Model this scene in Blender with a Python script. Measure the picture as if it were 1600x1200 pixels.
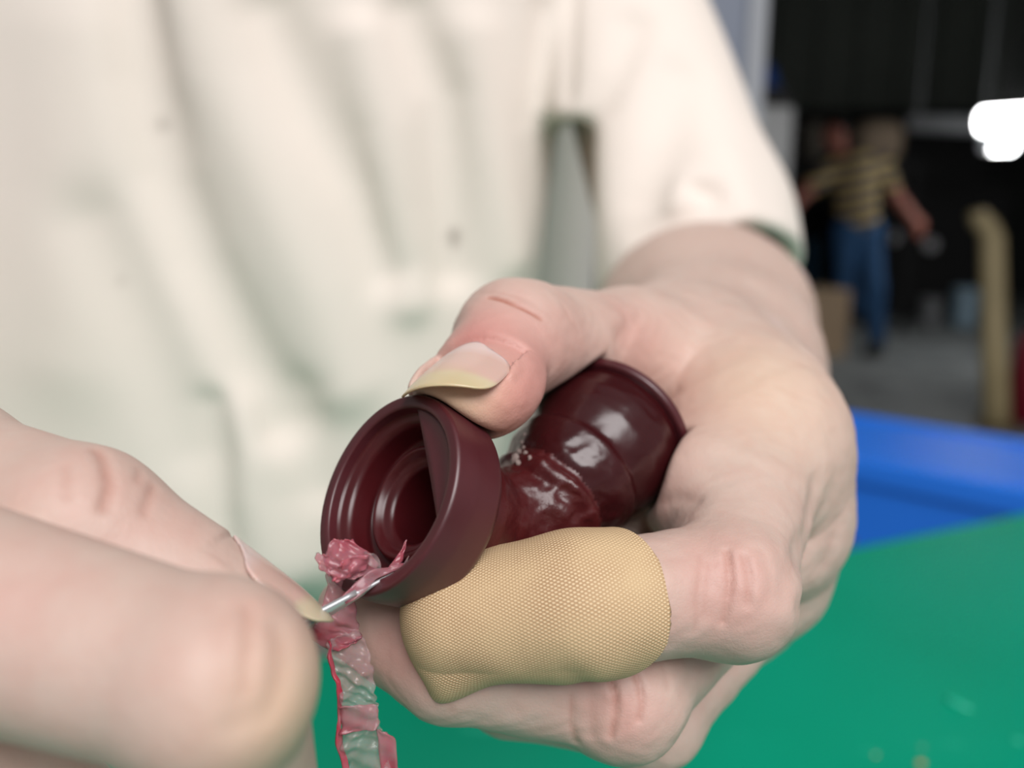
import bpy, bmesh, math, random
import numpy as np
from mathutils import Vector

random.seed(4); rng = np.random.default_rng(4)
for _o in list(bpy.data.objects): bpy.data.objects.remove(_o)
scene = bpy.context.scene
COL = scene.collection

# ------------------------------------------------------------------ camera
FPX = 1300.0                       # focal length in pixels of a 1600x1200 frame
PITCH = math.radians(12.0)
CAM = np.array([0.0, 0.0, 1.05])
RGT = np.array([1.0, 0, 0]); DWN = np.array([0, -math.sin(PITCH), -math.cos(PITCH)])
FWD = np.array([0, math.cos(PITCH), -math.sin(PITCH)])
cd = bpy.data.cameras.new('camera'); cam = bpy.data.objects.new('camera', cd); COL.objects.link(cam)
cam.location = CAM; cam.rotation_euler = (math.pi/2 - PITCH, 0, 0)
cd.sensor_width = 36; cd.lens = 36*FPX/1600; cd.clip_start = .004; cd.clip_end = 200
cd.dof.use_dof = True; cd.dof.focus_distance = .119; cd.dof.aperture_fstop = 9.2
scene.camera = cam

# ------------------------------------------------------------------ light
w = bpy.data.worlds.new('overcast_sky'); scene.world = w; w.use_nodes = True
w.node_tree.nodes['Background'].inputs[0].default_value = (1.0, .96, .965, 1)
w.node_tree.nodes['Background'].inputs[1].default_value = .42
def area(name, loc, target, size, power, col):
    l = bpy.data.lights.new(name, 'AREA'); l.shape = 'RECTANGLE'; l.size, l.size_y = size; l.energy = power; l.color = col
    o = bpy.data.objects.new(name, l); COL.objects.link(o); o.location = loc
    o.rotation_euler = (Vector(target) - Vector(loc)).to_track_quat('-Z', 'Y').to_euler()
    return o
area('daylight_from_the_open_side', (.75, -1.8, 3.2), (0, .3, 1.0), (2.2, 1.8), 168, (1, .975, .97))
scene.view_settings.view_transform = 'Standard'; scene.view_settings.look = 'None'
scene.view_settings.gamma = 1; scene.view_settings.use_curve_mapping = False
scene.view_settings.exposure = -.48

# ------------------------------------------------------------------ coordinate helpers
def P(u, v, d):                    # photo pixel + distance (mm) -> camera-frame mm (x right, y down, z away)
    return np.array([(u-800)/FPX*d, (v-600)/FPX*d, d])
def c2w(p):                        # camera-frame mm -> world metres
    p = np.asarray(p, float)/1000
    return CAM + p[..., 0:1]*RGT + p[..., 1:2]*DWN + p[..., 2:3]*FWD
def w2c(x, y, z):
    q = np.array([x, y, z]) - CAM
    return np.array([q@RGT, q@DWN, q@FWD])*1000
def W(u, v, d): return c2w(P(u, v, d*1000))          # metres
def on_plane(u, v, z):
    r = c2w(P(u, v, 1000)) - CAM
    return CAM + r*((z-CAM[2])/r[2])
def unit(a): a = np.asarray(a, float); return a/np.linalg.norm(a)

# ------------------------------------------------------------------ object helpers
def link(o, parent=None):
    COL.objects.link(o)
    if parent is not None: o.parent = parent
    return o
def mesh_np(name, V, F, mat, parent=None, smooth=True):
    """V (n,3) world, F (m,4) or (m,3) ints"""
    V = np.asarray(V, np.float32); F = np.asarray(F, np.int32); k = F.shape[1]
    me = bpy.data.meshes.new(name)
    me.vertices.add(len(V)); me.vertices.foreach_set('co', V.ravel())
    me.loops.add(F.size); me.loops.foreach_set('vertex_index', F.ravel())
    me.polygons.add(len(F)); me.polygons.foreach_set('loop_start', np.arange(0, F.size, k, dtype=np.int32))
    me.polygons.foreach_set('loop_total', np.full(len(F), k, np.int32))
    if smooth: me.polygons.foreach_set('use_smooth', np.ones(len(F), bool))
    me.update(calc_edges=True); me.validate()
    if mat: me.materials.append(mat)
    return link(bpy.data.objects.new(name, me), parent)
def bm_obj(name, bm, mat, parent=None, smooth=False):
    me = bpy.data.meshes.new(name); bmesh.ops.recalc_face_normals(bm, faces=bm.faces[:]); bm.to_mesh(me); bm.free()
    if smooth:
        for p in me.polygons: p.use_smooth = True
    me.materials.append(mat)
    return link(bpy.data.objects.new(name, me), parent)
def tag(o, label=None, cat=None, group=None, kind=None):
    for k, v in (('label', label), ('category', cat), ('group', group), ('kind', kind)):
        if v: o[k] = v
    return o
def thing(name, loc, label, cat, group=None):
    o = link(bpy.data.objects.new(name, None)); o.location = loc; o.empty_display_size = .05
    bpy.context.view_layer.update()
    return tag(o, label, cat, group)
def adopt(child, parent):          # parent without moving (children are modelled in world space)
    child.parent = parent
    from mathutils import Matrix
    child.matrix_parent_inverse = Matrix.Translation(parent.location).inverted() if parent.type == 'EMPTY' else Matrix.Identity(4)
    return child
def add_box(bm, c, s, rz=0, bevel=0):
    r = bmesh.ops.create_cube(bm, size=1); vs = r['verts']
    ca, sa = math.cos(rz), math.sin(rz)
    for v in vs:
        x, y, z = v.co.x*s[0], v.co.y*s[1], v.co.z*s[2]
        v.co = (c[0]+x*ca-y*sa, c[1]+x*sa+y*ca, c[2]+z)
    if bevel:
        es = list({e for v in vs for e in v.link_edges})
        bmesh.ops.bevel(bm, geom=es, offset=bevel, segments=2, affect='EDGES', profile=.5)
def add_tube(bm, pts, rad, seg=16, cap=True):
    pts = [Vector(p) for p in pts]; rings = []
    if not hasattr(rad, '__len__'): rad = [rad]*len(pts)
    up = Vector((0, 0, 1))
    for i, p in enumerate(pts):
        t = (pts[min(i+1, len(pts)-1)] - pts[max(i-1, 0)]).normalized()
        a = t.cross(up if abs(t.dot(up)) < .95 else Vector((1, 0, 0))).normalized(); b = t.cross(a)
        rings.append([bm.verts.new(p + (a*math.cos(q)+b*math.sin(q))*rad[i]) for q in np.linspace(0, 2*math.pi, seg, endpoint=False)])
    for r0, r1 in zip(rings, rings[1:]):
        for i in range(seg): bm.faces.new((r0[i], r0[(i+1) % seg], r1[(i+1) % seg], r1[i]))
    if cap:
        bm.faces.new(rings[0][::-1]); bm.faces.new(rings[-1])
def add_lathe(bm, prof, origin, seg=32):               # prof (r, z) about a vertical axis
    rings = []
    for r, z in prof:
        rings.append([bm.verts.new((origin[0]+r*math.cos(q), origin[1]+r*math.sin(q), origin[2]+z)) for q in np.linspace(0, 2*math.pi, seg, endpoint=False)])
    for r0, r1 in zip(rings, rings[1:]):
        for i in range(seg): bm.faces.new((r0[i], r0[(i+1) % seg], r1[(i+1) % seg], r1[i]))
    bm.faces.new(rings[0][::-1]); bm.faces.new(rings[-1])

# ------------------------------------------------------------------ materials
def lin(r, g, b):
    f = lambda c: (c/255/12.92 if c/255 <= .04045 else ((c/255+.055)/1.055)**2.4)
    return (f(r), f(g), f(b), 1)
class NT:
    def __init__(s, name):
        s.m = bpy.data.materials.new(name); s.m.use_nodes = True; s.t = s.m.node_tree
        s.b = s.t.nodes['Principled BSDF']
    def n(s, typ, **kw):
        x = s.t.nodes.new(typ)
        for k, v in kw.items():
            if k in x.inputs: x.inputs[k].default_value = v
            else: setattr(x, k, v)
        return x
    def l(s, a, b): s.t.links.new(a, b)
    def set(s, **kw):
        for k, v in kw.items(): s.b.inputs[k.replace('_', ' ')].default_value = v
        return s
    def mixc(s, fac, a, b, mode='MIX'):
        x = s.t.nodes.new('ShaderNodeMix'); x.data_type = 'RGBA'; x.blend_type = mode
        for sock, val in ((x.inputs[0], fac), (x.inputs[6], a), (x.inputs[7], b)):
            if hasattr(val, 'links'): s.l(val, sock)
            else: sock.default_value = val
        return x.outputs[2]
    def noise(s, scale, detail=3, co=None, rough=.5):
        x = s.n('ShaderNodeTexNoise', Scale=scale, Detail=detail, Roughness=rough)
        s.l(co or s.n('ShaderNodeTexCoord').outputs['Object'], x.inputs['Vector'])
        return x.outputs['Fac']
    def ramp(s, fac, a, b):
        x = s.n('ShaderNodeMapRange'); x.inputs[1].default_value = a; x.inputs[2].default_value = b
        s.l(fac, x.inputs[0]); return x.outputs[0]
    def bump(s, h, strength, dist, nrm=None):
        x = s.n('ShaderNodeBump', Strength=strength, Distance=dist); s.l(h, x.inputs['Height'])
        if nrm: s.l(nrm, x.inputs['Normal'])
        s.l(x.outputs[0], s.b.inputs['Normal']); return x.outputs[0]
def simple(name, col, rough=.6, var=.12, scale=8, metal=0, spec=.5):
    m = NT(name).set(Roughness=rough, Metallic=metal); m.b.inputs['Specular IOR Level'].default_value = spec
    f = m.noise(scale, 4)
    d = tuple(c*(1-var) for c in col[:3])+(1,); e = tuple(min(1, c*(1+var)) for c in col[:3])+(1,)
    m.l(m.mixc(f, d, e), m.b.inputs['Base Color'])
    return m.m

def skin_mat():
    m = NT('skin'); m.set(Roughness=.5)
    m.b.inputs['Specular IOR Level'].default_value = .38
    co = m.n('ShaderNodeTexCoord').outputs['Object']
    at = m.n('ShaderNodeAttribute', attribute_name='tint')
    sep = m.n('ShaderNodeSeparateColor'); m.l(at.outputs['Color'], sep.inputs[0])
    base = m.mixc(m.noise(55, 3, co), lin(199, 178, 166), lin(191, 168, 156))
    base = m.mixc(m.ramp(m.noise(260, 3, co), .35, .75), base, lin(194, 166, 154))
    base = m.mixc(sep.outputs[0], base, lin(196, 136, 128))          # pink flesh at thumb tip, knuckles, palm
    base = m.mixc(sep.outputs[1], base, lin(168, 112, 96))           # crease lines
    base = m.mixc(sep.outputs[2], base, lin(226, 196, 160))          # sallow calloused skin
    m.l(base, m.b.inputs['Base Color'])
    m.b.inputs['Subsurface Weight'].default_value = .09
    m.b.inputs['Subsurface Radius'].default_value = (1, .38, .22); m.b.inputs['Subsurface Scale'].default_value = .0035
    v = m.n('ShaderNodeTexVoronoi', Scale=1500, feature='DISTANCE_TO_EDGE'); m.l(co, v.inputs['Vector'])
    n1 = m.bump(m.ramp(v.outputs['Distance'], 0, .18), .10, .00015)
    m.bump(m.noise(700, 3, co), .35, .00025, n1)
    return m.m
def nail_mat():
    m = NT('fingernail').set(Roughness=.27)
    at = m.n('ShaderNodeAttribute', attribute_name='tint')
    sep = m.n('ShaderNodeSeparateColor'); m.l(at.outputs['Color'], sep.inputs[0])
    b = m.mixc(sep.outputs[0], lin(204, 170, 158), lin(204, 190, 162))   # free edge
    b = m.mixc(sep.outputs[1], b, lin(190, 170, 124))                    # yellow stain
    b = m.mixc(sep.outputs[2], b, lin(212, 188, 184))                    # moon
    m.l(b, m.b.inputs['Base Color'])
    m.b.inputs['Subsurface Weight'].default_value = .15; m.b.inputs['Subsurface Scale'].default_value = .002
    m.b.inputs['Coat Weight'].default_value = .1
    m.bump(m.noise(900, 2), .1, .0001)
    return m.m
def shirt_mat():
    m = NT('cream_cotton').set(Roughness=.85)
    m.b.inputs['Specular IOR Level'].default_value = .2
    m.b.inputs['Sheen Weight'].default_value = .15
    co = m.n('ShaderNodeTexCoord').outputs['Object']
    b = m.mixc(m.noise(14, 4, co), lin(228, 217, 207), lin(233, 223, 214))
    b = m.mixc(m.ramp(m.noise(38, 2, co, .4), .74, .84), b, lin(218, 210, 200))
    at = m.n('ShaderNodeAttribute', attribute_name='tint')
    sep = m.n('ShaderNodeSeparateColor'); m.l(at.outputs['Color'], sep.inputs[0])
    b = m.mixc(sep.outputs[0], b, lin(120, 108, 98))                      # specks of dirt
    m.l(b, m.b.inputs['Base Color'])
    wv = m.n('ShaderNodeTexWave', Scale=420, bands_direction='X', Distortion=1.5, Detail=1); m.l(co, wv.inputs['Vector'])
    wz = m.n('ShaderNodeTexWave', Scale=420, bands_direction='Z', Distortion=1.5, Detail=1); m.l(co, wz.inputs['Vector'])
    a = m.n('ShaderNodeMath', operation='ADD'); m.l(wv.outputs['Fac'], a.inputs[0]); m.l(wz.outputs['Fac'], a.inputs[1])
    m.bump(a.outputs[0], .25, .0004)
    return m.m
def rubber(name, rough, bump_scale=300, bump_s=.15, col=(74, 21, 26), spec=.5):
    m = NT(name).set(Roughness=rough); m.b.inputs['Specular IOR Level'].default_value = spec
    co = m.n('ShaderNodeTexCoord').outputs['Object']
    m.l(m.mixc(m.noise(120, 4, co), lin(*[c*.88 for c in col]), lin(*[c*1.12 for c in col])), m.b.inputs['Base Color'])
    m.b.inputs['Subsurface Weight'].default_value = .08; m.b.inputs['Subsurface Scale'].default_value = .002
    m.l(m.ramp(m.noise(220, 4, co), 0, 1), m.b.inputs['Roughness'])
    mr = m.b.inputs['Roughness'].links[0].from_node; mr.inputs[3].default_value = rough*.75; mr.inputs[4].default_value = rough*1.3
    m.bump(m.noise(bump_scale, 4, co, .6), bump_s, .0003)
    return m.m
def film_mat(name, col, alpha, rough=.2):
    m = NT(name).set(Roughness=rough, Base_Color=lin(*col))
    co = m.n('ShaderNodeTexCoord').outputs['Object']
    f = m.ramp(m.noise(160, 4, co), .35, .68)
    m.l(m.mixc(f, lin(*col), lin(*[min(255, c*.5+105) for c in col])), m.b.inputs['Base Color'])
    a = m.n('ShaderNodeMapRange'); m.l(f, a.inputs[0]); a.inputs[3].default_value = alpha; a.inputs[4].default_value = alpha*.45
    m.l(a.outputs[0], m.b.inputs['Alpha'])
    m.b.inputs['Subsurface Weight'].default_value = .3; m.b.inputs['Subsurface Scale'].default_value = .001
    m.bump(m.noise(330, 2, co), .25, .0004)
    return m.m
def bandage_mat():
    m = NT('tan_woven_fabric').set(Roughness=.62)
    uv = m.n('ShaderNodeUVMap', uv_map='weave').outputs[0]
    def wave(rot):
        mp = m.n('ShaderNodeMapping'); mp.inputs['Rotation'].default_value = (0, 0, rot); m.l(uv, mp.inputs[0])
        x = m.n('ShaderNodeTexWave', Scale=.78, Distortion=.3, Detail=0); m.l(mp.outputs[0], x.inputs['Vector']); return x.outputs['Fac']
    a = m.n('ShaderNodeMath', operation='MULTIPLY'); m.l(wave(1.02), a.inputs[0]); m.l(wave(-1.02), a.inputs[1])
    fac = m.ramp(a.outputs[0], .02, .55)
    co = m.n('ShaderNodeTexCoord').outputs['Object']
    wear = m.ramp(m.noise(90, 3, co), .3, .7)
    b = m.mixc(fac, lin(172, 136, 98), lin(232, 208, 170))
    b = m.mixc(m.ramp(wear, .2, 1.4), b, lin(216, 188, 146))
    m.l(b, m.b.inputs['Base Color'])
    m.bump(fac, .55, .00035)
    return m.m
M = dict(skin=skin_mat(), nail=nail_mat(), shirt=shirt_mat(), bandage=bandage_mat(),
         cup=rubber('maroon_rubber_satin', .40, 260, .06, (72, 24, 30), .75), inner=rubber('maroon_rubber_inside', .3, 260, .06, (66, 17, 21)),
         leather=rubber('maroon_rubber_wrinkled', .32, 420, .7, (70, 20, 22)), gloss=rubber('maroon_rubber_glossy', .24, 300, .22, (52, 13, 16)),
         pink=film_mat('pink_film', (164, 66, 82), .80, .2), clear=film_mat('clear_film', (184, 146, 148), .36, .12), red=film_mat('red_film', (176, 48, 70), .95, .25))

# ------------------------------------------------------------------ SDF toolkit (camera-frame mm)
def rc(p, a, b, r1, r2):
    a = np.asarray(a, np.float32); b = np.asarray(b, np.float32); ba = b-a
    pa = p-a; h = np.clip(pa@ba/max(float(ba@ba), 1e-9), 0, 1)
    return np.sqrt(((pa-h[:, None]*ba)**2).sum(1)) - (r1+(r2-r1)*h)
def ell(p, c, axes, r):
    q = (p-np.asarray(c, np.float32))@np.asarray(axes, np.float32).T; r = np.asarray(r, np.float32)
    k0 = np.sqrt(((q/r)**2).sum(1)); k1 = np.sqrt(((q/(r*r))**2).sum(1))+1e-9
    return k0*(k0-1)/k1
def smin(a, b, k):
    h = np.clip(.5+.5*(b-a)/k, 0, 1); return b*(1-h)+a*h-k*h*(1-h)
def smax(a, b, k): return -smin(-a, -b, k)
def chain(p, pts, rad, k=3.0):
    d = None
    for i in range(len(pts)-1):
        e = rc(p, pts[i], pts[i+1], rad[i], rad[i+1]); d = e if d is None else smin(d, e, k)
    return d
def poly_dist(p, poly):
    d = np.full(len(p), 1e6, np.float32)
    for a, b in zip(poly, poly[1:]): d = np.minimum(d, rc(p, a, b, 0, 0))
    return d
def march(f, u, v, t0, t1):
    """camera ray -> first surface point of f"""
    r = P(u, v, 1.0); r = r/np.linalg.norm(r); t = t0
    for _ in range(120):
        d = float(f((r*t)[None].astype(np.float32))[0])
        if d < .03: return r*t
        t += max(d*.7, .03)
        if t > t1: return None
    return r*t
def march_poly(f, pts, t0, t1):
    out = [march(f, u, v, t0, t1) for u, v in pts]
    return [o for o in out if o is not None]
class Disp:
    """sum of soft grooves / ridges along polylines: list of (poly, amplitude mm (+ groove), width mm)"""
    def __init__(s, items): 
        s.it = []
        for poly, a, wd in items:
            if len(poly) > 1:
                q = np.array(poly); s.it.append((q, a, wd, q.min(0)-3*wd, q.max(0)+3*wd))
    def __call__(s, p):
        out = np.zeros(len(p), np.float32)
        for q, a, wd, lo, hi in s.it:
            idx = np.where(((p > lo) & (p < hi)).all(1))[0]
            if len(idx): out[idx] += a*np.exp(-(poly_dist(p[idx], q)/wd)**2)
        return out
def nets(f, xs, ys, zs, B=8):
    """surface nets on a rectilinear grid, refined only near the surface"""
    xs, ys, zs = [np.asarray(a, np.float32) for a in (xs, ys, zs)]
    pad = lambda a: np.concatenate([a, a[-1]+(a[-1]-a[-2])*np.arange(1, B-(len(a)-1) % B+1)]) if (len(a)-1) % B else a
    xs, ys, zs = pad(xs), pad(ys), pad(zs)
    nx, ny, nz = len(xs), len(ys), len(zs); bx, by, bz = (nx-1)//B, (ny-1)//B, (nz-1)//B
    cx, cy, cz = [(a[:-1:B]+a[B::B])/2 for a in (xs, ys, zs)]
    hx, hy, hz = [(a[B::B]-a[:-1:B])/2 for a in (xs, ys, zs)]
    C = np.stack(np.meshgrid(cx, cy, cz, indexing='ij'), -1).reshape(-1, 3)
    H = np.stack(np.meshgrid(hx, hy, hz, indexing='ij'), -1).reshape(-1, 3)
    fc = np.concatenate([f(C[i:i+400000]) for i in range(0, len(C), 400000)])
    act = np.abs(fc) < np.linalg.norm(H, axis=1)*1.35+.9
    val = np.empty((nx, ny, nz), np.float32)
    up = np.repeat(np.repeat(np.repeat(fc.reshape(bx, by, bz), B, 0), B, 1), B, 2)
    val[:-1, :-1, :-1] = up; val[-1] = 1e3; val[:, -1] = 1e3; val[:, :, -1] = 1e3
    del up
    mask = np.zeros((nx, ny, nz), bool); A = act.reshape(bx, by, bz)
    for i, j, k in zip(*np.where(A)): mask[i*B:i*B+B+1, j*B:j*B+B+1, k*B:k*B+B+1] = True
    I = np.stack(np.where(mask), 1)
    for s in range(0, len(I), 500000):
        q = I[s:s+500000]
        val[q[:, 0], q[:, 1], q[:, 2]] = f(np.stack([xs[q[:, 0]], ys[q[:, 1]], zs[q[:, 2]]], 1))
    for sl in ((0,), (-1,)):
        val[sl[0]] = 1e3; val[:, sl[0]] = 1e3; val[:, :, sl[0]] = 1e3
    ins = val < 0
    cnt = np.zeros((nx-1, ny-1, nz-1), np.int8)
    for di in (0, 1):
        for dj in (0, 1):
            for dk in (0, 1): cnt += ins[di:nx-1+di, dj:ny-1+dj, dk:nz-1+dk]
    cell = np.stack(np.where((cnt > 0) & (cnt < 8)), 1)
    vid = np.full((nx-1, ny-1, nz-1), -1, np.int32); vid[cell[:, 0], cell[:, 1], cell[:, 2]] = np.arange(len(cell))
    acc = np.zeros((len(cell), 3), np.float32); n = np.zeros(len(cell), np.float32)
    corner = [(a, b, c) for a in (0, 1) for b in (0, 1) for c in (0, 1)]
    for a in corner:
        for ax in range(3):
            if a[ax]: continue
            b = list(a); b[ax] = 1
            ia = cell+a; ib = cell+b
            va = val[ia[:, 0], ia[:, 1], ia[:, 2]]; vb = val[ib[:, 0], ib[:, 1], ib[:, 2]]
            m = (va < 0) != (vb < 0); t = np.where(m, va/np.where(m, va-vb, 1), 0)[:, None]
            pa = np.stack([xs[ia[:, 0]], ys[ia[:, 1]], zs[ia[:, 2]]], 1); pb = np.stack([xs[ib[:, 0]], ys[ib[:, 1]], zs[ib[:, 2]]], 1)
            acc += np.where(m[:, None], pa+(pb-pa)*np.clip(t, 0, 1), 0); n += m
    V = acc/n[:, None]
    F = []
    for ax in range(3):
        s0 = [slice(0, -1)]*3; s1 = list(s0); s1[ax] = slice(1, None)
        # edges along ax, interior in the other axes
        o1, o2 = [(1, 2), (2, 0), (0, 1)][ax]
        L = ins.take(range(ins.shape[ax]-1), ax); R = ins.take(range(1, ins.shape[ax]), ax)
        E = np.stack(np.where(L != R), 1)
        ok = (E[:, o1] > 0) & (E[:, o2] > 0) & (E[:, o1] < (nx, ny, nz)[o1]-1) & (E[:, o2] < (nx, ny, nz)[o2]-1); E = E[ok]
        d1 = np.zeros(3, int); d1[o1] = 1; d2 = np.zeros(3, int); d2[o2] = 1
        g = lambda e: vid[e[:, 0], e[:, 1], e[:, 2]]
        q = np.stack([g(E-d1-d2), g(E-d2), g(E), g(E-d1)], 1)
        fl = L[E[:, 0], E[:, 1], E[:, 2]]
        q[~fl] = q[~fl][:, ::-1]
        F.append(q[(q >= 0).all(1)])
    F = np.concatenate(F)
    hh = np.float32(min(xs[1]-xs[0], ys[1]-ys[0])*.25)
    for _ in range(1):                                   # Newton steps onto the surface
        f0 = f(V); g = np.stack([f(V+np.eye(3, dtype=np.float32)[i]*hh)-f0 for i in range(3)], 1)/hh
        g2 = (g*g).sum(1); st = f0/np.maximum(g2, .15)
        V = V - np.clip(st, -hh*3, hh*3)[:, None]*g
    return V, F
def ax(lo, hi, h): return np.arange(lo, hi+h*.5, h)
def set_tint(me, arr):
    a = me.attributes.new('tint', 'FLOAT_COLOR', 'POINT'); c = np.ones((len(me.vertices), 4), np.float32); c[:, :3] = np.clip(arr, 0, 1)
    a.data.foreach_set('color', c.ravel())
def blobs(V, items):
    out = np.zeros((len(V), 3), np.float32)
    for c, r, ch, amt in items:
        if c is None: continue
        out[:, ch] += amt*np.exp(-((V-c)**2).sum(1)/(r*r))
    return out
def lines(V, items, ch, out):
    for poly, wd, amt in items:
        if len(poly) > 1:
            q = np.array(poly); idx = np.where(((V > q.min(0)-4*wd) & (V < q.max(0)+4*wd)).all(1))[0]
            if len(idx): out[idx, ch] += amt*np.exp(-(poly_dist(V[idx], poly)/wd)**2)


# ================================================================== the setting: an open-sided workshop
def concrete():
    m = NT('grey_concrete').set(Roughness=.75)
    co = m.n('ShaderNodeTexCoord').outputs['Object']
    b = m.mixc(m.noise(.9, 5, co), lin(128, 133, 133), lin(162, 167, 166))
    b = m.mixc(m.ramp(m.noise(3.5, 4, co), .5, .8), b, lin(74, 78, 77))
    m.l(b, m.b.inputs['Base Color']); m.bump(m.noise(30, 4, co), .2, .004); return m.m
MB = dict(concrete=concrete(), darkwall=simple('dark_sheet_metal', lin(40, 43, 41), .7, .2, 2), darkpanel=simple('dark_green_sheet', lin(112, 118, 110), .7, .15, 2),
          black=simple('soot_black', lin(22, 22, 23), .8), roof=simple('roof_sheet', lin(60, 62, 60), .8, .1, 1),
          pillar=simple('pillar_paint', lin(136, 144, 160), .6, .06, 3), pillar2=simple('pillar_trim_paint', lin(176, 180, 186), .6, .05, 3))
def struct_box(name, c, s, mat, parent=None, rz=0, bevel=0):
    bm = bmesh.new(); add_box(bm, c, s, rz, bevel); o = bm_obj(name, bm, mat)
    if parent is None: o['kind'] = 'structure'
    else: o.parent = parent
    return o
def tagw(o, lab): o['label'] = lab; return o
tagw(struct_box('floor', (1, 3.0, -.05), (16, 18, .1), MB['concrete']), 'grey concrete workshop floor')
wb = tagw(struct_box('wall_back', (1, 10.1, 2.4), (14, .2, 4.8), MB['darkwall']), 'dark sheet metal back wall of the workshop')
for i in range(14):                                  # broad dark sheets of the upper back wall
    struct_box('sheet_panel', (.9+i*.46, 9.97, 3.15), (.435, .06, 2.0), MB['darkpanel'], wb, 0, .012)
tagw(struct_box('wall_right', (7.1, 6.3, 2.4), (.2, 7.6, 4.8), MB['darkwall']), 'dark right hand wall of the workshop')
tagw(struct_box('wall_left', (-4.1, 6.3, 2.4), (.2, 7.6, 4.8), MB['darkwall']), 'dark left hand wall of the workshop')
tagw(struct_box('ceiling', (1.5, 5.9, 4.85), (11.4, 8.8, .1), MB['roof']), 'dark workshop roof')
tagw(struct_box('wall_light_blocker', (1.5, 1.75, 3.6), (11.4, .12, 2.5), MB['darkwall']), 'added dark light-blocking panel above the open workshop front')  # unseen panel added to keep the key light off the background
# pillar at the open side of the hall
pc = W(1128, 200, 2.3)
pil = struct_box('trim_1', (pc[0]-.02, pc[1], 2.4), (.15, .16, 4.8), MB['pillar'], None, 0, .008)
tagw(pil, 'pale grey painted pillar behind the sleeve')
px = W(1160, 200, 2.3)
struct_box('edge_strip', (px[0], pc[1]-.03, 2.4), (.05, .14, 4.8), MB['pillar2'], pil, 0, .008)

# ================================================================== things standing in the back of the workshop
def at_floor(u, v): return on_plane(u, v, 0.0)
# grey machine cabinet with blue panel
c = W(1196, 300, 3.6)
t = thing('machine_cabinet', (c[0], c[1], 0), 'pale grey machine cabinet with blue front panel beside the pillar', 'cabinet')
zt = W(1200, 168, 3.6)[2]
bm = bmesh.new(); add_box(bm, (c[0]-.04, c[1]+.2, zt/2), (.29, .4, zt), 0, .02); adopt(bm_obj('body', bm, simple('cabinet_grey', lin(176, 178, 178), .5)), t)
bm = bmesh.new(); add_box(bm, (c[0]-.06, c[1]-.008, zt-.45), (.2, .02, .46), 0, .006); adopt(bm_obj('front_panel', bm, simple('cabinet_blue', lin(120, 168, 196), .4)), t)
bm = bmesh.new(); add_tube(bm, [(c[0]+.07, c[1]-.03, zt-.5), (c[0]+.07, c[1]-.03, zt-.36)], .008); adopt(bm_obj('handle', bm, MB['black']), t)
# blue cap and dark box on the cabinet
c2 = W(1198, 160, 3.6)
bm = bmesh.new(); add_box(bm, (c2[0]+.0, c2[1]+.12, zt+.045), (.2, .2, .09), .2, .015)
tag(bm_obj('tool_box', bm, simple('tool_box_black', lin(30, 31, 33), .6)), 'small dark box lying on top of the grey cabinet', 'box')
bm = bmesh.new()
add_lathe(bm, [(.105, 0), (.107, .01), (.085, .02), (.083, .055), (.07, .09), (.04, .11), (.008, .118)], (c2[0]-.012, c2[1]+.12, zt+.092), 28)
tag(bm_obj('hard_hat', bm, simple('cap_blue', lin(36, 72, 140), .4), smooth=True), 'blue rounded cap on the dark box above the cabinet', 'cap')
# overhead rail and lamps
a = W(1422, 192, 6.8); b = W(1640, 200, 6.2)
bm = bmesh.new(); add_tube(bm, [a, b], .065, 12)
for q in (.06, .55, .95):
    p = a+(b-a)*q; add_tube(bm, [p, (p[0], p[1], 4.8)], .012, 8)
tag(bm_obj('overhead_rail', bm, simple('rail_grey', lin(128, 130, 132), .5)), 'grey overhead rail running towards the bright lamp', 'rail')
lampm = NT('lamp_glow'); lampm.set(Emission_Color=(1, 1, 1, 1), Emission_Strength=30.0, Base_Color=(1, 1, 1, 1)); lampm = lampm.m
for k, (pa, pb, lab) in enumerate([((1537, 190, 5.6), (1660, 182, 5.2), 'long bright white tube lamp at the right edge, the upper one'), ((1546, 222, 5.7), (1580, 221, 5.7), 'short bright white lamp just under the long tube lamp')]):
    a, b = W(*pa), W(*pb)
    t = thing('tube_lamp', (a+b)/2, lab, 'lamp', 'bright lamps in the back')
    bm = bmesh.new(); add_tube(bm, [a, b], .072 if k == 0 else .066, 20); adopt(bm_obj('diffuser', bm, lampm, smooth=True), t)
    e = unit(b-a)
    for p_, q_ in ((a-e*.03, a), (b, b+e*.03)):
        bm = bmesh.new(); add_tube(bm, [p_, q_], .076 if k == 0 else .07, 20); adopt(bm_obj('end_cap', bm, MB['pillar2']), t)
    bm = bmesh.new(); m_ = (a+b)/2; add_tube(bm, [m_+np.array([0, 0.0, .06]), (m_[0], m_[1], 4.8)], .008, 8); adopt(bm_obj('hanger', bm, MB['black']), t)
# yellow guard post with bent top
b0 = at_floor(1556, 668); 
dd = (b0-CAM)@FWD
topz = W(1550, 372, dd)
hook = W(1518, 346, dd)
bm = bmesh.new()
pts = [b0+np.array([0, 0, .02]), b0*.5+topz*.5, topz, topz*.75+hook*.25+np.array([0, 0, .035]), hook*.6+topz*.4+np.array([0, 0, .045]), hook]
add_tube(bm, pts, [.062, .058, .055, .05, .05, .045], 18)
t = thing('guard_post', b0, 'yellow guard post with bent top standing on the floor', 'post')
adopt(bm_obj('post', bm, simple('worn_yellow_paint', lin(182, 166, 126), .55, .25, 7), smooth=True), t)
bm = bmesh.new(); add_lathe(bm, [(.1, 0), (.1, .02), (.065, .025)], b0, 20); adopt(bm_obj('base_plate', bm, simple('post_base', lin(110, 98, 70), .6)), t)
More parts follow.
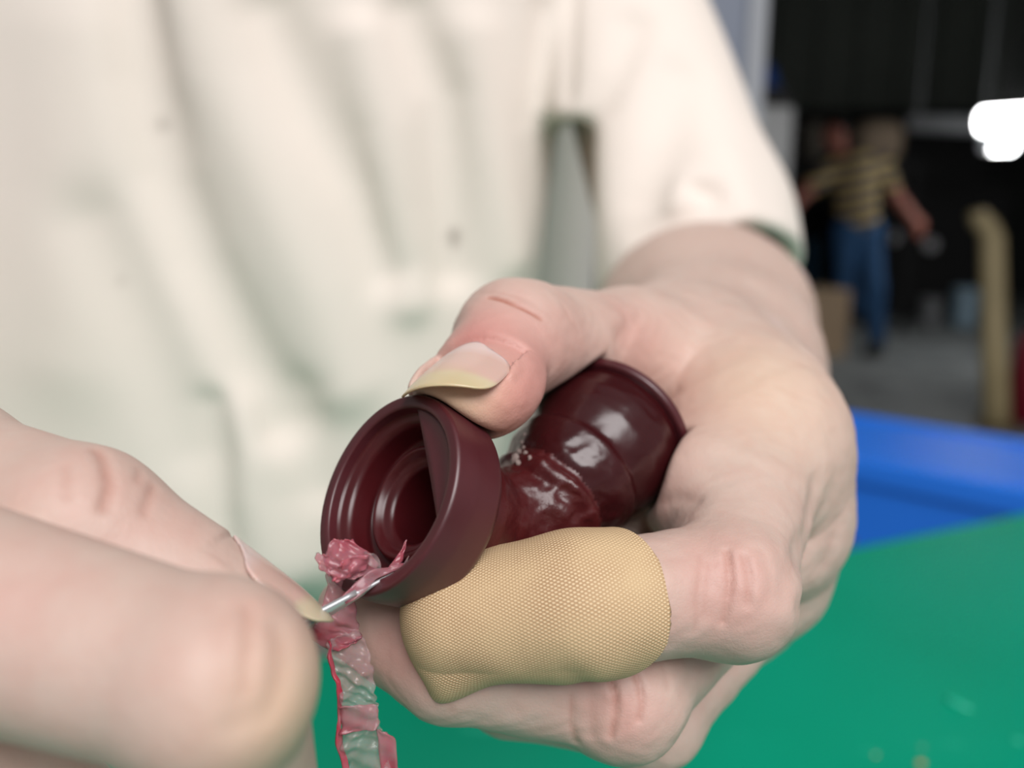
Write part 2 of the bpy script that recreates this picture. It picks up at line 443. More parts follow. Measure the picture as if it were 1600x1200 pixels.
# dark red gas bottle
r0 = at_floor(1596, 660)
t = thing('gas_cylinder', r0, 'dark red gas cylinder beside the yellow guard post', 'cylinder')
bm = bmesh.new(); add_lathe(bm, [(.06, 0), (.075, .015), (.078, .35), (.07, .40), (.045, .44), (.025, .46)], r0, 24); adopt(bm_obj('bottle', bm, simple('dark_red_paint', lin(120, 14, 36), .4), smooth=True), t)
bm = bmesh.new(); add_lathe(bm, [(.016, .46), (.016, .5), (.03, .502), (.03, .52), (.01, .53)], r0, 16); adopt(bm_obj('valve', bm, MB['black']), t)
# cardboard box behind the forearm
k0 = at_floor(1285, 560)
t = thing('cardboard_box', k0, 'tan cardboard box on the floor behind the forearm', 'box')
cb = simple('cardboard', lin(176, 152, 124), .8)
bm = bmesh.new(); add_box(bm, (k0[0]-.03, k0[1]+.18, .24), (.36, .36, .48), .25, .012); adopt(bm_obj('carton', bm, cb), t)
bm = bmesh.new(); add_box(bm, (k0[0]-.03, k0[1]+.18, .483), (.06, .37, .004), .25); adopt(bm_obj('tape', bm, simple('packing_tape', lin(196, 176, 140), .3)), t)
# dark press with two pale discs put in for out-of-focus glints
q0 = at_floor(1440, 500)
t = thing('press_machine', q0, 'black machine with two added pale discs imitating blurred glints behind the walking person', 'machine')
bm = bmesh.new(); add_box(bm, (q0[0]+.1, q0[1]+.55, .62), (1.5, .7, 1.24), 0, .03); add_box(bm, (q0[0]+.25, q0[1]+.6, 1.5), (.9, .4, .6), 0, .03)
adopt(bm_obj('housing', bm, MB['black']), t)
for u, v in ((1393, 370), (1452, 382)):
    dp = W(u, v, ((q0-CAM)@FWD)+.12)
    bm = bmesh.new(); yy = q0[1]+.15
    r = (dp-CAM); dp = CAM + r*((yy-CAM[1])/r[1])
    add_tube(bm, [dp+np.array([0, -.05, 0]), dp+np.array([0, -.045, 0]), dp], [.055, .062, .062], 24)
    dl = adopt(bm_obj('glint_disc', bm, simple('glint_disc_pale', lin(205, 205, 208), .3)), t)
    bm = bmesh.new(); add_box(bm, (dp[0], dp[1]-.054, dp[2]+.02), (.008, .004, .05)); o = bm_obj('glint_disc_bar', bm, MB['black'], dl)
# buckets near the machine
for (u, v, rr, hh, col, lab, nm) in ((1452, 512, .10, .26, (120, 122, 124), 'grey bucket standing by the black machine', 'bucket'),
                                 (1506, 510, .12, .34, (150, 176, 192), 'pale blue bucket standing next to the grey bucket', 'bucket'),
                                 (1272, 470, .17, .70, (62, 112, 148), 'blue drum standing behind the walking person', 'drum')):
    p0 = at_floor(u, v)
    t = thing(nm, p0, lab, nm)
    bm = bmesh.new(); add_lathe(bm, [(rr*.82, 0), (rr*.86, .01), (rr*.97, hh*.9), (rr*1.05, hh*.91), (rr*1.05, hh), (rr*.98, hh), (rr*.8, .03)], p0, 28)
    adopt(bm_obj('shell', bm, simple(nm+'_plastic', lin(*col), .45), smooth=False), t)
    bm = bmesh.new(); th = np.linspace(0, math.pi, 13)
    add_tube(bm, [(p0[0]+rr*1.06*math.cos(x), p0[1]-.02-rr*.5*math.sin(x), p0[2]+hh*.93-rr*.55*math.sin(x)) for x in th], .006, 8); adopt(bm_obj('handle', bm, MB['black']), t)
# tan sacks on a rack behind the person's head
s0 = W(1366, 222, 7.0)
bm = bmesh.new(); bmesh.ops.create_uvsphere(bm, u_segments=24, v_segments=14, radius=1)
for vv in bm.verts:
    x, y, z = [math.copysign(abs(q)**.6, q) for q in vv.co]; vv.co = (s0[0]+x*.2, s0[1]+y*.2, s0[2]+z*.17)
tag(bm_obj('stuffed_sack', bm, simple('sack_cloth', lin(150, 132, 112), .9), smooth=True), 'tan stuffed sack on the rack behind the walking person', 'sack')
s1 = W(1268, 235, 7.0); s1[2] = s0[2]
bm = bmesh.new(); bmesh.ops.create_uvsphere(bm, u_segments=24, v_segments=14, radius=1)
for vv in bm.verts:
    x, y, z = [math.copysign(abs(q)**.6, q) for q in vv.co]; vv.co = (s1[0]+x*.1, s1[1]+y*.15, s1[2]+z*.17)
tag(bm_obj('stuffed_sack', bm, simple('sack_cloth_grey', lin(112, 106, 96), .9), smooth=True), 'narrow greyish sack on the rack left of the walking person', 'sack')
t = thing('storage_rack', (s0[0], s0[1], 0), 'black storage rack behind the walking person', 'rack')
zs_ = s0[2]-.175
bm = bmesh.new(); add_box(bm, ((s0[0]+s1[0])/2, s0[1], zs_-.02), (1.15, .46, .04)); adopt(bm_obj('shelf', bm, MB['black']), t)
for sx in (-.55, .55):
    for sy in (-.2, .2):
        bm = bmesh.new(); add_box(bm, ((s0[0]+s1[0])/2+sx, s0[1]+sy, (zs_-.04)/2), (.04, .04, zs_-.04)); adopt(bm_obj('leg', bm, MB['black']), t)

# ------------------------------------------------------------------ the person walking in the back
D6 = 6000.
p6 = lambda u, v, dz=0: P(u, v, D6+dz)
def f_torso(p):
    d = chain(p, [p6(1336, 268), p6(1340, 345)], [150, 135], 60)
    d = smin(d, rc(p, p6(1300, 268), p6(1378, 260), 65, 65), 60)
    return d
def f_arms(p, k=0):
    a = chain(p, [p6(1300, 268), p6(1263, 295, -60), p6(1240, 322, -140)], [62, 48, 38], 30)
    b = chain(p, [p6(1378, 262), p6(1394, 298, 60), p6(1430, 346, 0)], [62, 48, 38], 30)
    for (u, v, ddx) in ((1236, 330, -150), (1436, 352, -10)):
        h = ell(p, p6(u, v, ddx), np.eye(3), (45, 60, 40)); a = smin(a, h, 30)
        for i in range(4): a = smin(a, rc(p, p6(u-4+3*i, v+8, ddx-20+10*i), p6(u-5+3*i, v+20-abs(i-1.4)*2, ddx-20+10*i), 13, 9), 8)
    return np.minimum(a, b)
def f_legs(p):
    a = chain(p, [p6(1356, 368), p6(1366, 450, -60), p6(1370, 532)], [92, 66, 52], 40)
    b = chain(p, [p6(1324, 368), p6(1322, 448, 60), p6(1348, 492, 330)], [92, 66, 50], 40)
    return smin(np.minimum(a, b), rc(p, p6(1326, 360), p6(1356, 360), 105, 105), 40)
def f_head(p):
    d = ell(p, p6(1304, 212), np.eye(3), (78, 112, 95))
    d = smin(d, rc(p, p6(1306, 225), p6(1325, 255), 52, 58), 30)
    d = smin(d, rc(p, p6(1301, 215, -90), p6(1300, 221, -108), 12, 16), 12)      # nose
    for s in (-1, 1):
        d = smin(d, ell(p, p6(1304+s*17, 214), np.eye(3), (12, 30, 20)), 8)       # ears
        d = smax(d, -ell(p, p6(1301+s*6.5, 209, -95), np.eye(3), (18, 9, 14)), 8)  # eye sockets
    return smax(d, -rc(p, p6(1296, 230, -95), p6(1306, 230, -95), 5, 5), 5)       # mouth
def f_man(p): return smin(np.minimum(smin(f_torso(p)+14, f_arms(p), 25), f_legs(p)+12), f_head(p), 25)
lo6, hi6 = p6(1215, 170), p6(1460, 575)
def man_mesh(f, h, box=None):
    l, hgh = (lo6, hi6) if box is None else box
    return nets(f, ax(l[0], hgh[0], h), ax(l[1], hgh[1], h), ax(D6-420, D6+520, h))
mroot = thing('person', at_floor(1368, 552), 'person in a yellow and navy striped shirt and jeans walking in the back', 'person')
V, F = man_mesh(f_man, 12.)
def man_obj(name, VF, mat): return adopt(mesh_np(name, c2w(VF[0]), VF[1], mat), mroot)
mskin = simple('tanned_skin', lin(168, 104, 88), .55, .08, 20)
man_obj('body', (V, F), mskin)
def f_polo(p):
    d = f_torso(p)-6; d = smin(d, rc(p, p6(1300, 268), p6(1268, 291, -50), 76, 66), 40); d = smin(d, rc(p, p6(1378, 262), p6(1390, 290, 45), 76, 66), 40)
    return d
m = NT('striped_jersey').set(Roughness=.8)
mp = m.n('ShaderNodeMapping'); mp.inputs['Rotation'].default_value = (0, .22, 0); m.l(m.n('ShaderNodeTexCoord').outputs['Object'], mp.inputs[0])
wv = m.n('ShaderNodeTexWave', Scale=3.6, bands_direction='Z', Distortion=.6, Detail=1); m.l(mp.outputs[0], wv.inputs['Vector'])
m.l(m.mixc(m.ramp(wv.outputs['Fac'], .4, .6), lin(72, 70, 88), lin(196, 172, 110)), m.b.inputs['Base Color'])
man_obj('striped_shirt', man_mesh(f_polo, 14.), m.m)
man_obj('jeans', man_mesh(lambda p: f_legs(p)-4, 14.), simple('blue_denim', lin(42, 84, 128), .8, .3, 6))
man_obj('hair', man_mesh(lambda p: smax(ell(p, p6(1306, 206, 12), np.eye(3), (88, 112, 102)), -ell(p, p6(1297, 225, -60), np.eye(3), (90, 85, 110)), 12), 9., (p6(1275, 165), p6(1340, 250))), simple('black_hair', lin(20, 18, 18), .6))
for u, v, dz in ((1366, 546, -50), (1352, 500, 350)):
    man_obj('shoe', man_mesh(lambda p: smax(smin(rc(p, p6(u+3, v-2, dz+60), p6(u-6, v+2, dz-90), 48, 40), rc(p, p6(u+4, v-14, dz+60), p6(u+4, v, dz+60), 46, 46), 20), p[:, 1]-(p6(u, v+8, dz)[1]), 5), 12., (p6(u-30, v-40), p6(u+30, v+40))), MB['black'])

# ================================================================== work table, bin, crumbs
ZT = .78
A = on_plane(500, 1022, ZT); Bp = on_plane(1600, 800, ZT)
ed = unit((Bp-A)*np.array([1, 1, 0])); en = np.array([ed[1], -ed[0], 0.0])      # along the far edge, towards the camera side
def tp(s, t, z=ZT): q = A+ed*s+en*t; return np.array([q[0], q[1], z])
TL0, TL1, TD = -.62, .72, .52
tcen = tp((TL0+TL1)/2, TD/2); ang = math.atan2(ed[1], ed[0])
t = thing('work_table', (tcen[0], tcen[1], 0), 'work table with a smooth green plastic top', 'table')
m = NT('green_plastic_sheet').set(Roughness=.5); m.b.inputs['Specular IOR Level'].default_value = .2
co = m.n('ShaderNodeTexCoord').outputs['Object']
b = m.mixc(m.noise(7, 4, co), lin(0, 146, 112), lin(6, 158, 126))
mp = m.n('ShaderNodeMapping'); mp.inputs['Scale'].default_value = (9, 60, 9); mp.inputs['Rotation'].default_value = (0, 0, .35); m.l(co, mp.inputs[0])
b = m.mixc(m.ramp(m.noise(2.2, 3, mp.outputs[0]), .70, .80), b, lin(60, 190, 160))
m.l(b, m.b.inputs['Base Color']); m.bump(m.noise(60, 3, co), .08, .002)
bm = bmesh.new(); add_box(bm, (tcen[0], tcen[1], ZT-.0125), (TL1-TL0, TD, .025), ang, .004)
adopt(bm_obj('tabletop', bm, m.m), t)
steel = simple('grey_steel', lin(120, 124, 126), .4, .1, 8, .6)
bm = bmesh.new()
for s, l in ((TD*.5-TD/2+.05, None), (TD-.05, None)):
    q = tp((TL0+TL1)/2, s, ZT-.045); add_box(bm, q, (TL1-TL0-.1, .03, .04), ang)
for s in (TL0+.05, TL1-.05):
    q = tp(s, TD/2, ZT-.045); add_box(bm, q, (.03, TD-.1, .04), ang)
adopt(bm_obj('frame', bm, steel), t)
for s in (TL0+.05, TL1-.05):
    for q in (.05, TD-.05):
        bm = bmesh.new(); c = tp(s, q, (ZT-.065)/2); add_box(bm, c, (.04, .04, ZT-.065), ang, .003); adopt(bm_obj('leg', bm, steel), t)
# blue lidded plastic bin beyond the table
zr = .772
r0 = on_plane(1240, 696, zr); r1 = on_plane(1640, 772, zr)
fr0, fr1 = on_plane(1295, 640, zr), on_plane(1600, 683, zr)
e1 = unit((r1-r0)*np.array([1, 1, 0])); n1 = np.array([-e1[1], e1[0], 0])
L = np.linalg.norm(r1-r0)+.06
Dp = float(((fr0+fr1)/2-r0)@n1)
blue = simple('blue_plastic', lin(36, 122, 238), .45, .08, 5)
t = thing('plastic_bin', ((r0+r1)/2+n1*Dp/2)*np.array([1, 1, 0]), 'tall blue lidded plastic bin standing behind the green table', 'bin')
def ring(bm, z, off):
    vs = []
    for s, q in ((-off, -off), (L+off, -off), (L+off, Dp+off), (-off, Dp+off)):
        c = r0-e1*.06+e1*s+n1*q; vs.append(bm.verts.new((c[0], c[1], z)))
    return vs
def loft(bm, rings):
    for a, b in zip(rings, rings[1:]):
        for i in range(4): bm.faces.new((a[i], a[(i+1) % 4], b[(i+1) % 4], b[i]))
    bm.faces.new(rings[0][::-1]); bm.faces.new(rings[-1])
bm = bmesh.new(); loft(bm, [ring(bm, .0, -.03), ring(bm, .01, -.022), ring(bm, zr-.03, -.006)])
adopt(bm_obj('shell', bm, blue), t)
bm = bmesh.new(); loft(bm, [ring(bm, zr-.03, -.002), ring(bm, zr-.028, 0), ring(bm, zr-.004, 0), ring(bm, zr, -.004), ring(bm, zr, -.02), ring(bm, zr-.003, -.024)])
adopt(bm_obj('lid', bm, blue), t)
# small maroon offcut near the far edge, crumbs and scraps on the green top
q = on_plane(1318, 848, ZT)
bm = bmesh.new(); add_lathe(bm, [(.0055, 0), (.0078, .0008), (.008, .0045), (.0066, .0055), (.0045, .0055), (.0042, .002)], (q[0], q[1], ZT+.0002), 24)
tag(bm_obj('rubber_washer', bm, M['cup'], smooth=True), 'small dark maroon rubber washer near the far table edge', 'washer')
def crumb(u, v, s, col, lab, rough=.6):
    q = on_plane(u, v, ZT); bm = bmesh.new(); bmesh.ops.create_icosphere(bm, subdivisions=2, radius=1)
    for vv in bm.verts:
        k = 1+random.uniform(-.3, .3); vv.co = (q[0]+vv.co.x*s[0]*k, q[1]+vv.co.y*s[1]*k, ZT+s[2]*(1+vv.co.z)*.95)
    return tag(bm_obj('crumb', bm, simple('crumb_'+lab.split()[1], lin(*col), rough), smooth=True), lab, 'crumb', 'crumbs on the green table')
crumb(1438, 1194, (.0022, .0016, .0008), (206, 130, 70), 'small orange rubber crumb at the bottom of the green table')
crumb(1368, 1181, (.0012, .0010, .0005), (176, 160, 120), 'tiny beige crumb left of the orange crumb')
crumb(1441, 1168, (.0014, .0012, .0004), (120, 150, 120), 'tiny greyish crumb above the orange crumb')
def scrap(pts, wd, lab):
    vs = [on_plane(u, v, ZT+.0006) for u, v in pts]; V = []; 
    for i, p in enumerate(vs):
        tdir = unit(vs[min(i+1, len(vs)-1)]-vs[max(i-1, 0)]); nn = np.array([-tdir[1], tdir[0], 0])*wd*(.35+.65*math.sin(math.pi*(i+.5)/len(vs)))
        V += [p-nn, p+np.array([0, 0, .0008*math.sin(i*2.)+.0008]), p+nn]
    F = []
    for i in range(len(vs)-1):
        for k in (0, 1): F.append((3*i+k, 3*i+k+1, 3*i+4+k, 3*i+3+k))
    o = mesh_np('film_scrap', V, F, simple('scrap_'+lab.split()[0], lin(60, 200, 165), .3))
    md = o.modifiers.new('thickness', 'SOLIDIFY'); md.thickness = .0002
    return tag(o, lab, 'scrap', 'film scraps on the green table')
scrap([(1476, 1088), (1490, 1096), (1503, 1103), (1518, 1109)], .0022, 'curved translucent film scrap on the green table')
scrap([(1584, 1155), (1590, 1158), (1597, 1160)], .0016, 'tiny translucent film scrap at the right edge of the table')

# ================================================================== the maroon rubber fitting
RC = P(600, 767, 120)
fa = unit(np.array([.667, .383, .64]))              # from the open rim into the cup
fm = np.array([.5, -.866, 0.]); fm = unit(fm-fa*(fm@fa)); fn = np.cross(fa, fm)
R0 = 15.1
fit = thing('rubber_fitting', c2w(RC+fa*14), 'dark maroon moulded rubber fitting with an open cup and flanged bellows, held in the hand', 'fitting')
def lathe_c(name, prof, mat, seg=128, closed=False, parent=fit, c=RC, a=fa, m=fm, n=fn, jit=None):
    V = []; k = len(prof)
    for i, (r, z) in enumerate(prof):
        for q in range(seg):
            th = 2*math.pi*q/seg; rr = r+(jit(th, i) if jit else 0)
            V.append(c+a*z+(m*math.cos(th)+n*math.sin(th))*rr)
    F = []
    for i in range(k-1+(1 if closed else 0)):
        for q in range(seg): F.append((i*seg+q, i*seg+(q+1) % seg, ((i+1) % k)*seg+(q+1) % seg, ((i+1) % k)*seg+q))
    return adopt(mesh_np(name, c2w(np.array(V)), F, mat), parent)
def rounded(pts, n=5, r=.5):
    """round the corners of a (r, z) profile"""
    out = []; pts = [np.array(p, float) for p in pts]
    for i, p in enumerate(pts):
        if i in (0, len(pts)-1): out.append(p); continue
        a, b = pts[i-1]-p, pts[i+1]-p; la, lb = np.linalg.norm(a), np.linalg.norm(b); q = min(r, la*.45, lb*.45)
        s, e = p+a/la*q, p+b/lb*q
        for t in np.linspace(0, 1, n): out.append((1-t)**2*s+2*t*(1-t)*p+t*t*e)
    return out
lathe_c('cup', rounded([(12.9, 2.6), (13.0, .25), (13.6, 0), (R0-.3, 0), (R0, .4), (R0+.15, 4), (R0-.1, 8.6), (R0-1.2, 10.0), (11.0, 11.2), (9.0, 12.0)], 6, .5), M['cup'])
lathe_c('inner_step', rounded([(13.0, 1.6), (12.7, 2.2), (11.6, 2.6), (11.2, 3.3), (11.0, 6.8), (10.0, 7.4), (9.2, 7.3), (9.0, 5.6), (8.6, 5.1), (8.1, 5.1), (7.7, 5.6), (7.3, 6.3), (6.4, 6.6), (5.9, 7.2), (5.7, 18.0), (5.2, 18.5), (.3, 18.6)], 5, .45), M['inner'])
# leftover membrane across the upper right of the mouth
th0, th1 = math.radians(-20), math.radians(84)
Vm = []; Nn = 24
pa, pb = [RC+fa*1.2+(fm*math.cos(x)+fn*math.sin(x))*12.9 for x in (th0, th1)]
for i in range(Nn):
    t_ = i/(Nn-1); th = th0+(th1-th0)*t_
    o_ = RC+fa*1.0+(fm*math.cos(th)+fn*math.sin(th))*12.95; c_ = pa+(pb-pa)*t_+fa*(.3*math.sin(math.pi*t_))
    for k in range(6): Vm.append(o_+(c_-o_)*k/5+fa*.5*math.sin(k*.7)*math.sin(math.pi*t_))
MEMB = Vm
Fm = [(i*6+k, i*6+k+1, (i+1)*6+k+1, (i+1)*6+k) for i in range(Nn-1) for k in range(5)]
mb = adopt(mesh_np('membrane', c2w(np.array(Vm)), Fm, M['cup']), fit); md = mb.modifiers.new('thickness', 'SOLIDIFY'); md.thickness = .0004

# wrinkled neck and bellows
BK = RC+fa*14.5; NK = RC+fa*19.0
B0, B1 = P(842, 797, 139), P(975, 657, 156)
ba = unit(B1-B0); BL = np.linalg.norm(B1-B0)
bm_ = unit(np.cross(ba, np.array([0, 0, 1.]))); bn_ = np.cross(ba, bm_)
tt_ = np.array([-8, -5, -2, 1.0, 3.2, 5.2, 7.5, 10.0, 11.4, 13.0, 16.0, 20.0, 23.0, 24.6, 25.6])
rr_ = np.array([6.5, 8.0, 9.6, 10.4, 10.2, 10.9, 12.0, 12.5, 11.9, 12.4, 13.4, 13.8, 13.4, 12.7, 12.5])
def nz(p, s, ph=0): return np.sin(p[:, 0]*s+1.7*np.sin(p[:, 1]*s*.8+ph))*np.sin(p[:, 1]*s*1.1+1.3*np.sin(p[:, 2]*s*.9+ph))*np.sin(p[:, 2]*s+ph+.6*np.sin(p[:, 0]*s))
def f_bell(p):
    q = p-B0.astype(np.float32); t = q@ba.astype(np.float32); rad = np.sqrt(np.maximum((q*q).sum(1)-t*t, 0))
    rt = np.interp(t, tt_, rr_).astype(np.float32)
    fold = .5*np.sin(t*1.35+.9*np.sin((q@bm_.astype(np.float32))*.28+.4))*np.exp(-((t-1)/4.5)**2)
    d = np.maximum(rad-rt-fold, np.maximum(-t-8, t-25.6))*.75
    nk = rc(p, BK, NK, 11.0, 9.5)
    d = smin(d, nk, 3.0); q = p-RC.astype(np.float32); z = q@fa.astype(np.float32)
    d = smax(d, 10.6-z, 1.0)
    bore = np.maximum(np.sqrt(np.maximum((q*q).sum(1)-z*z, 0))-6.6, z-19.2)
    return smax(d, -bore, .5)
def f_solid(p):                                     # the whole fitting, for flesh that presses against it
    q = p-RC.astype(np.float32); z = q@fa.astype(np.float32); r = np.sqrt(np.maximum((q*q).sum(1)-z*z, 0))
    c = np.maximum(r-R0-.2, np.maximum(-z-5, z-10.5))
    q = p-B0.astype(np.float32); t = q@ba.astype(np.float32); r = np.sqrt(np.maximum((q*q).sum(1)-t*t, 0))
    fl = np.maximum(r-14.25, np.maximum(13-t, t-27.2))
    c = np.minimum(c, fl); i = np.where(((p > np.array([-20, -15, 118.])) & (p < np.array([45, 45, 178.]))).all(1))[0]
    if len(i): c[i] = np.minimum(c[i], f_bell(p[i])-.1)
    return c
def f_bell_n(p):
    q = (p-B0.astype(np.float32))@ba.astype(np.float32)
    wr = np.exp(-((q+2)/9)**2)
    return f_bell(p)+(.30*nz(p, .75)+.14*nz(p, 1.9, 1))*wr+.06*nz(p, .8, 2)
Vb, Fb_ = nets(f_bell_n, ax(-30, 45, .5), ax(-22, 55, .5), ax(112, 182, .5))
mid = ((Vb-B0)@ba)[Fb_].mean(1); wet = mid > 3.5
def sub(Fx, name, mat):
    used, inv = np.unique(Fx, return_inverse=True); return adopt(mesh_np(name, c2w(Vb[used]), inv.reshape(Fx.shape), mat), fit)
dcup = np.linalg.norm(np.cross(Vb-BK, fa), axis=1)
sub(Fb_[~wet], 'neck', M['leather']); sub(Fb_[wet], 'bellows', M['gloss'])
lathe_c('flange', rounded([(9, 25.0), (11.2, 25.0), (13.4, 25.0), (14.0, 25.3), (14.1, 26.5), (13.6, 26.9), (4, 27.2)], 4, .3), M['cup'], 96, False, fit, B0, ba, bm_, bn_)
# pale residue flakes in the bend
fl = []
for k, (u, v, s) in enumerate([(806, 718, .75), (811, 706, .5), (816, 692, .4), (810, 724, .5), (821, 708, .35), (820, 680, .35), (828, 716, .4), (818, 700, .35), (803, 712, .4)]):
    h = march(f_bell_n, u, v, 100, 200)
    if h is None: h = P(u, v, 141)
    fl.append((h, s))
bm = bmesh.new()
for h, s in fl:
    r = bmesh.ops.create_icosphere(bm, subdivisions=2, radius=s/1000)
    for vv in r['verts']: vv.co = Vector(c2w(h)) + Vector((vv.co.x*random.uniform(.5, 1.2), vv.co.y*.6, vv.co.z*random.uniform(.6, 1.6)))
adopt(bm_obj('residue', bm, simple('pale_residue', lin(150, 132, 126), .7)), fit)


# ================================================================== the worker: body (one mesh), shirt, trousers, nails, bandage
# --- hand holding the fitting (right side of the picture)
T_MCP, T_IP, T_TIP = P(985, 548, 176), P(806, 532, 146), P(733, 604, 128.5)
WR, ELB = P(1105, 590, 245), P(1093, 470, 430)
I_MCP, I_PIP, I_DIP, I_TIP = P(1186, 700, 164), P(1132, 918, 127), P(890, 945, 119), P(726, 962, 121)
M_MCP, M_PIP, M_DIP, M_TIP = P(1208, 815, 168), P(972, 1078, 133), P(700, 1035, 128.5), P(562, 962, 135)
R_MCP, R_PIP, R_DIP, R_TIP = P(1190, 895, 177), P(1015, 1112, 150), P(800, 1075, 147), P(680, 1010, 150)
L_MCP, L_PIP, L_DIP, L_TIP = P(1155, 950, 187), P(1010, 1115, 168), P(860, 1080, 163), P(770, 1020, 164)
# thumb frame: axis to the tip, nail normal, width
t_ax = unit(T_TIP-T_IP)
t_n = unit(np.array([-.28, -.80, -.42])); t_n = unit(t_n-t_ax*(t_n@t_ax)); t_w = np.cross(t_ax, t_n)
def f_hand(p):
    palm = rc(p, WR, P(1185, 730, 172), 29, 14)
    palm = smin(palm, rc(p, WR, P(1150, 900, 190), 27, 12), 14)
    palm = smin(palm, rc(p, P(1060, 575, 222), T_MCP, 22, 12.3), 12)                 # thumb metacarpal
    palm = smin(palm, rc(p, P(1080, 590, 205), I_MCP, 20, 13.8), 14)                   # first web muscle
    palm = smin(palm, rc(p, P(1085, 565, 190), P(1170, 640, 172), 13, 14), 14)
    palm = smin(palm, rc(p, I_MCP, M_MCP, 13.2, 13), 8)
    palm = smin(palm, rc(p, M_MCP, R_MCP, 12.5, 12), 8)
    palm = smin(palm, rc(p, R_MCP, L_MCP, 11.5, 11), 8)
    palm = smin(palm, rc(p, P(1075, 760, 176), P(975, 850, 168), 14, 12), 8)
    arm = chain(p, [WR, WR*.6+ELB*.4, ELB], [28, 40, 47], 12)
    palm = smin(palm, arm, 16)
    # thumb
    th = rc(p, T_MCP, T_IP, 11.6, 10.3)
    axes = np.stack([t_w, t_n, t_ax])
    th = smin(th, rc(p, T_IP, T_IP*.6+T_TIP*.4, 9.9, 8.6), 4)
    th = smin(th, ell(p, T_TIP-t_ax*2.2, axes, (9.9, 6.6, 12.4)), 3)
    th = smin(th, ell(p, T_TIP-t_ax*1.5-t_n*2.0-t_w*2.6, axes, (7.6, 6.0, 10)), 4)       # pad
    d = smin(palm, th, 7)
    # index
    ix = rc(p, I_MCP, I_PIP, 13.0, 9.8)
    ix = smin(ix, rc(p, P(1128, 690, 163), P(1092, 760, 148), 12.0, 11.0), 7)            # flesh at the finger root
    ix = smin(ix, rc(p, I_PIP, I_DIP, 9.6, 8.6), 1.6)
    ix = smin(ix, rc(p, I_DIP, I_TIP, 8.8, 7.9), 3)
    ix = smin(ix, ell(p, I_PIP+np.array([1.2, .8, -.8]), np.eye(3), (9.8, 9.8, 9.4)), 3)
    d = np.minimum(d, smin(palm, ix, 7))
    for pts, r in (((M_MCP, M_PIP, M_DIP, M_TIP), (12.5, 9.7, 8.5, 7.2)), ((R_MCP, R_PIP, R_DIP, R_TIP), (11.8, 9.0, 8.0, 7.0)), ((L_MCP, L_PIP, L_DIP, L_TIP), (10.5, 8.0, 7.0, 6.2))):
        fg = chain(p, pts, r, 2.5)
        fg = smin(fg, ell(p, pts[1]+unit(pts[1]*2-pts[0]-pts[2])*1.0, np.eye(3), (r[1],)*3), 3)
        d = np.minimum(d, smin(palm, fg, 5))
    return d
def Hp(*pts): return march_poly(f_hand, pts, 85, 330)
NAIL_C = T_TIP+t_ax*3.4+t_n*6.2-t_w*.9
cre = [ # (pixels, depth mm, width mm, darkness)
    ([(700, 476), (722, 464), (765, 464), (805, 476), (845, 497)], .5, .5, .9),
    ([(748, 459), (790, 458), (830, 470)], .15, .6, .1),
    ([(880, 478), (892, 500), (905, 520)], .12, .6, .1),
    ([(985, 505), (968, 530)], .7, 1.6, .2), ([(1000, 490), (985, 520), (975, 545)], .3, 1.0, .1),
    ([(1050, 612), (1020, 640), (1042, 655)], .5, 1.8, .1),
    ([(1090, 781), (1060, 780), (1030, 783)], .4, 1.1, .2),
    ([(1136, 862), (1141, 900), (1138, 940), (1130, 972)], .6, .55, .4), ([(1108, 880), (1104, 920), (1100, 960)], .22, 1.2, .1),
    ([(1163, 870), (1172, 905), (1168, 945)], .4, .6, .25), ([(1094, 868), (1088, 930), (1086, 985)], .15, .7, .12), ([(1190, 860), (1205, 900), (1200, 940)], .2, 1.0, .05),
    ([(897, 1052), (893, 1090), (893, 1130), (900, 1160)], .35, .6, .25), ([(948, 1050), (962, 1085), (962, 1120), (955, 1150)], .6, .5, .5),
    ([(985, 1040), (1000, 1070), (1004, 1100), (998, 1125)], .5, .5, .4), ([(920, 1060), (925, 1110), (925, 1150)], .18, .8, .1), ([(1035, 1040), (1044, 1075)], .15, .8, .1),
    ([(1275, 760), (1262, 830), (1232, 900), (1222, 930)], .7, 2.2, .1), ([(1308, 820), (1290, 880), (1250, 950)], .5, 2.0, .1),
    ([(1225, 560), (1262, 650)], .25, 3.0, 0.), ([(1150, 700), (1120, 720)], .2, 3, 0.),
    ([(760, 1040), (757, 1075)], .12, .6, .08), ([(700, 1085), (706, 1110)], .12, .6, .08)]
cre3 = [(Hp(*c[0]), c[1], c[2]) for c in cre]
nail_ring = []
nw, nl = 7.8, 6.4
for a in np.linspace(-.25*math.pi, 1.25*math.pi, 20):
    x, y = math.cos(a)*nw, -math.sin(a)*nl*.95
    nail_ring.append(T_TIP+t_ax*(3.2+y)+t_w*(x-.9)+t_n*(6.0-.055*x*x))
fold = (nail_ring, -.75, 1.25)
hd = Disp(cre3+[fold])
def f_hand_d(p):
    d = smax(f_hand(p)+hd(p)+.2*nz(p, .33)+.07*nz(p, .9, 1.), -f_solid(p), 1.8)
    # seat of the thumb nail: skin pressed under the plate
    q = p-NAIL_C; x = q@t_w.astype(np.float32); y = q@t_ax.astype(np.float32); z = q@t_n.astype(np.float32)
    box = np.maximum(np.maximum(np.abs(x)-nw*.98, np.abs(y)-nl-2), -(z+.055*x*x+.55+.016*np.maximum(y, 0)**2))
    return smax(d, -np.maximum(box, -2.0), 1.5)
zs = np.concatenate([ax(100, 185, .5), ax(186, 235, .9), ax(237, 470, 2.4)])
V1, F1 = nets(f_hand_d, ax(-45, 108, .5), ax(-62, 92, .5), zs, 4)
hit = lambda u, v: march(f_hand, u, v, 85, 330)
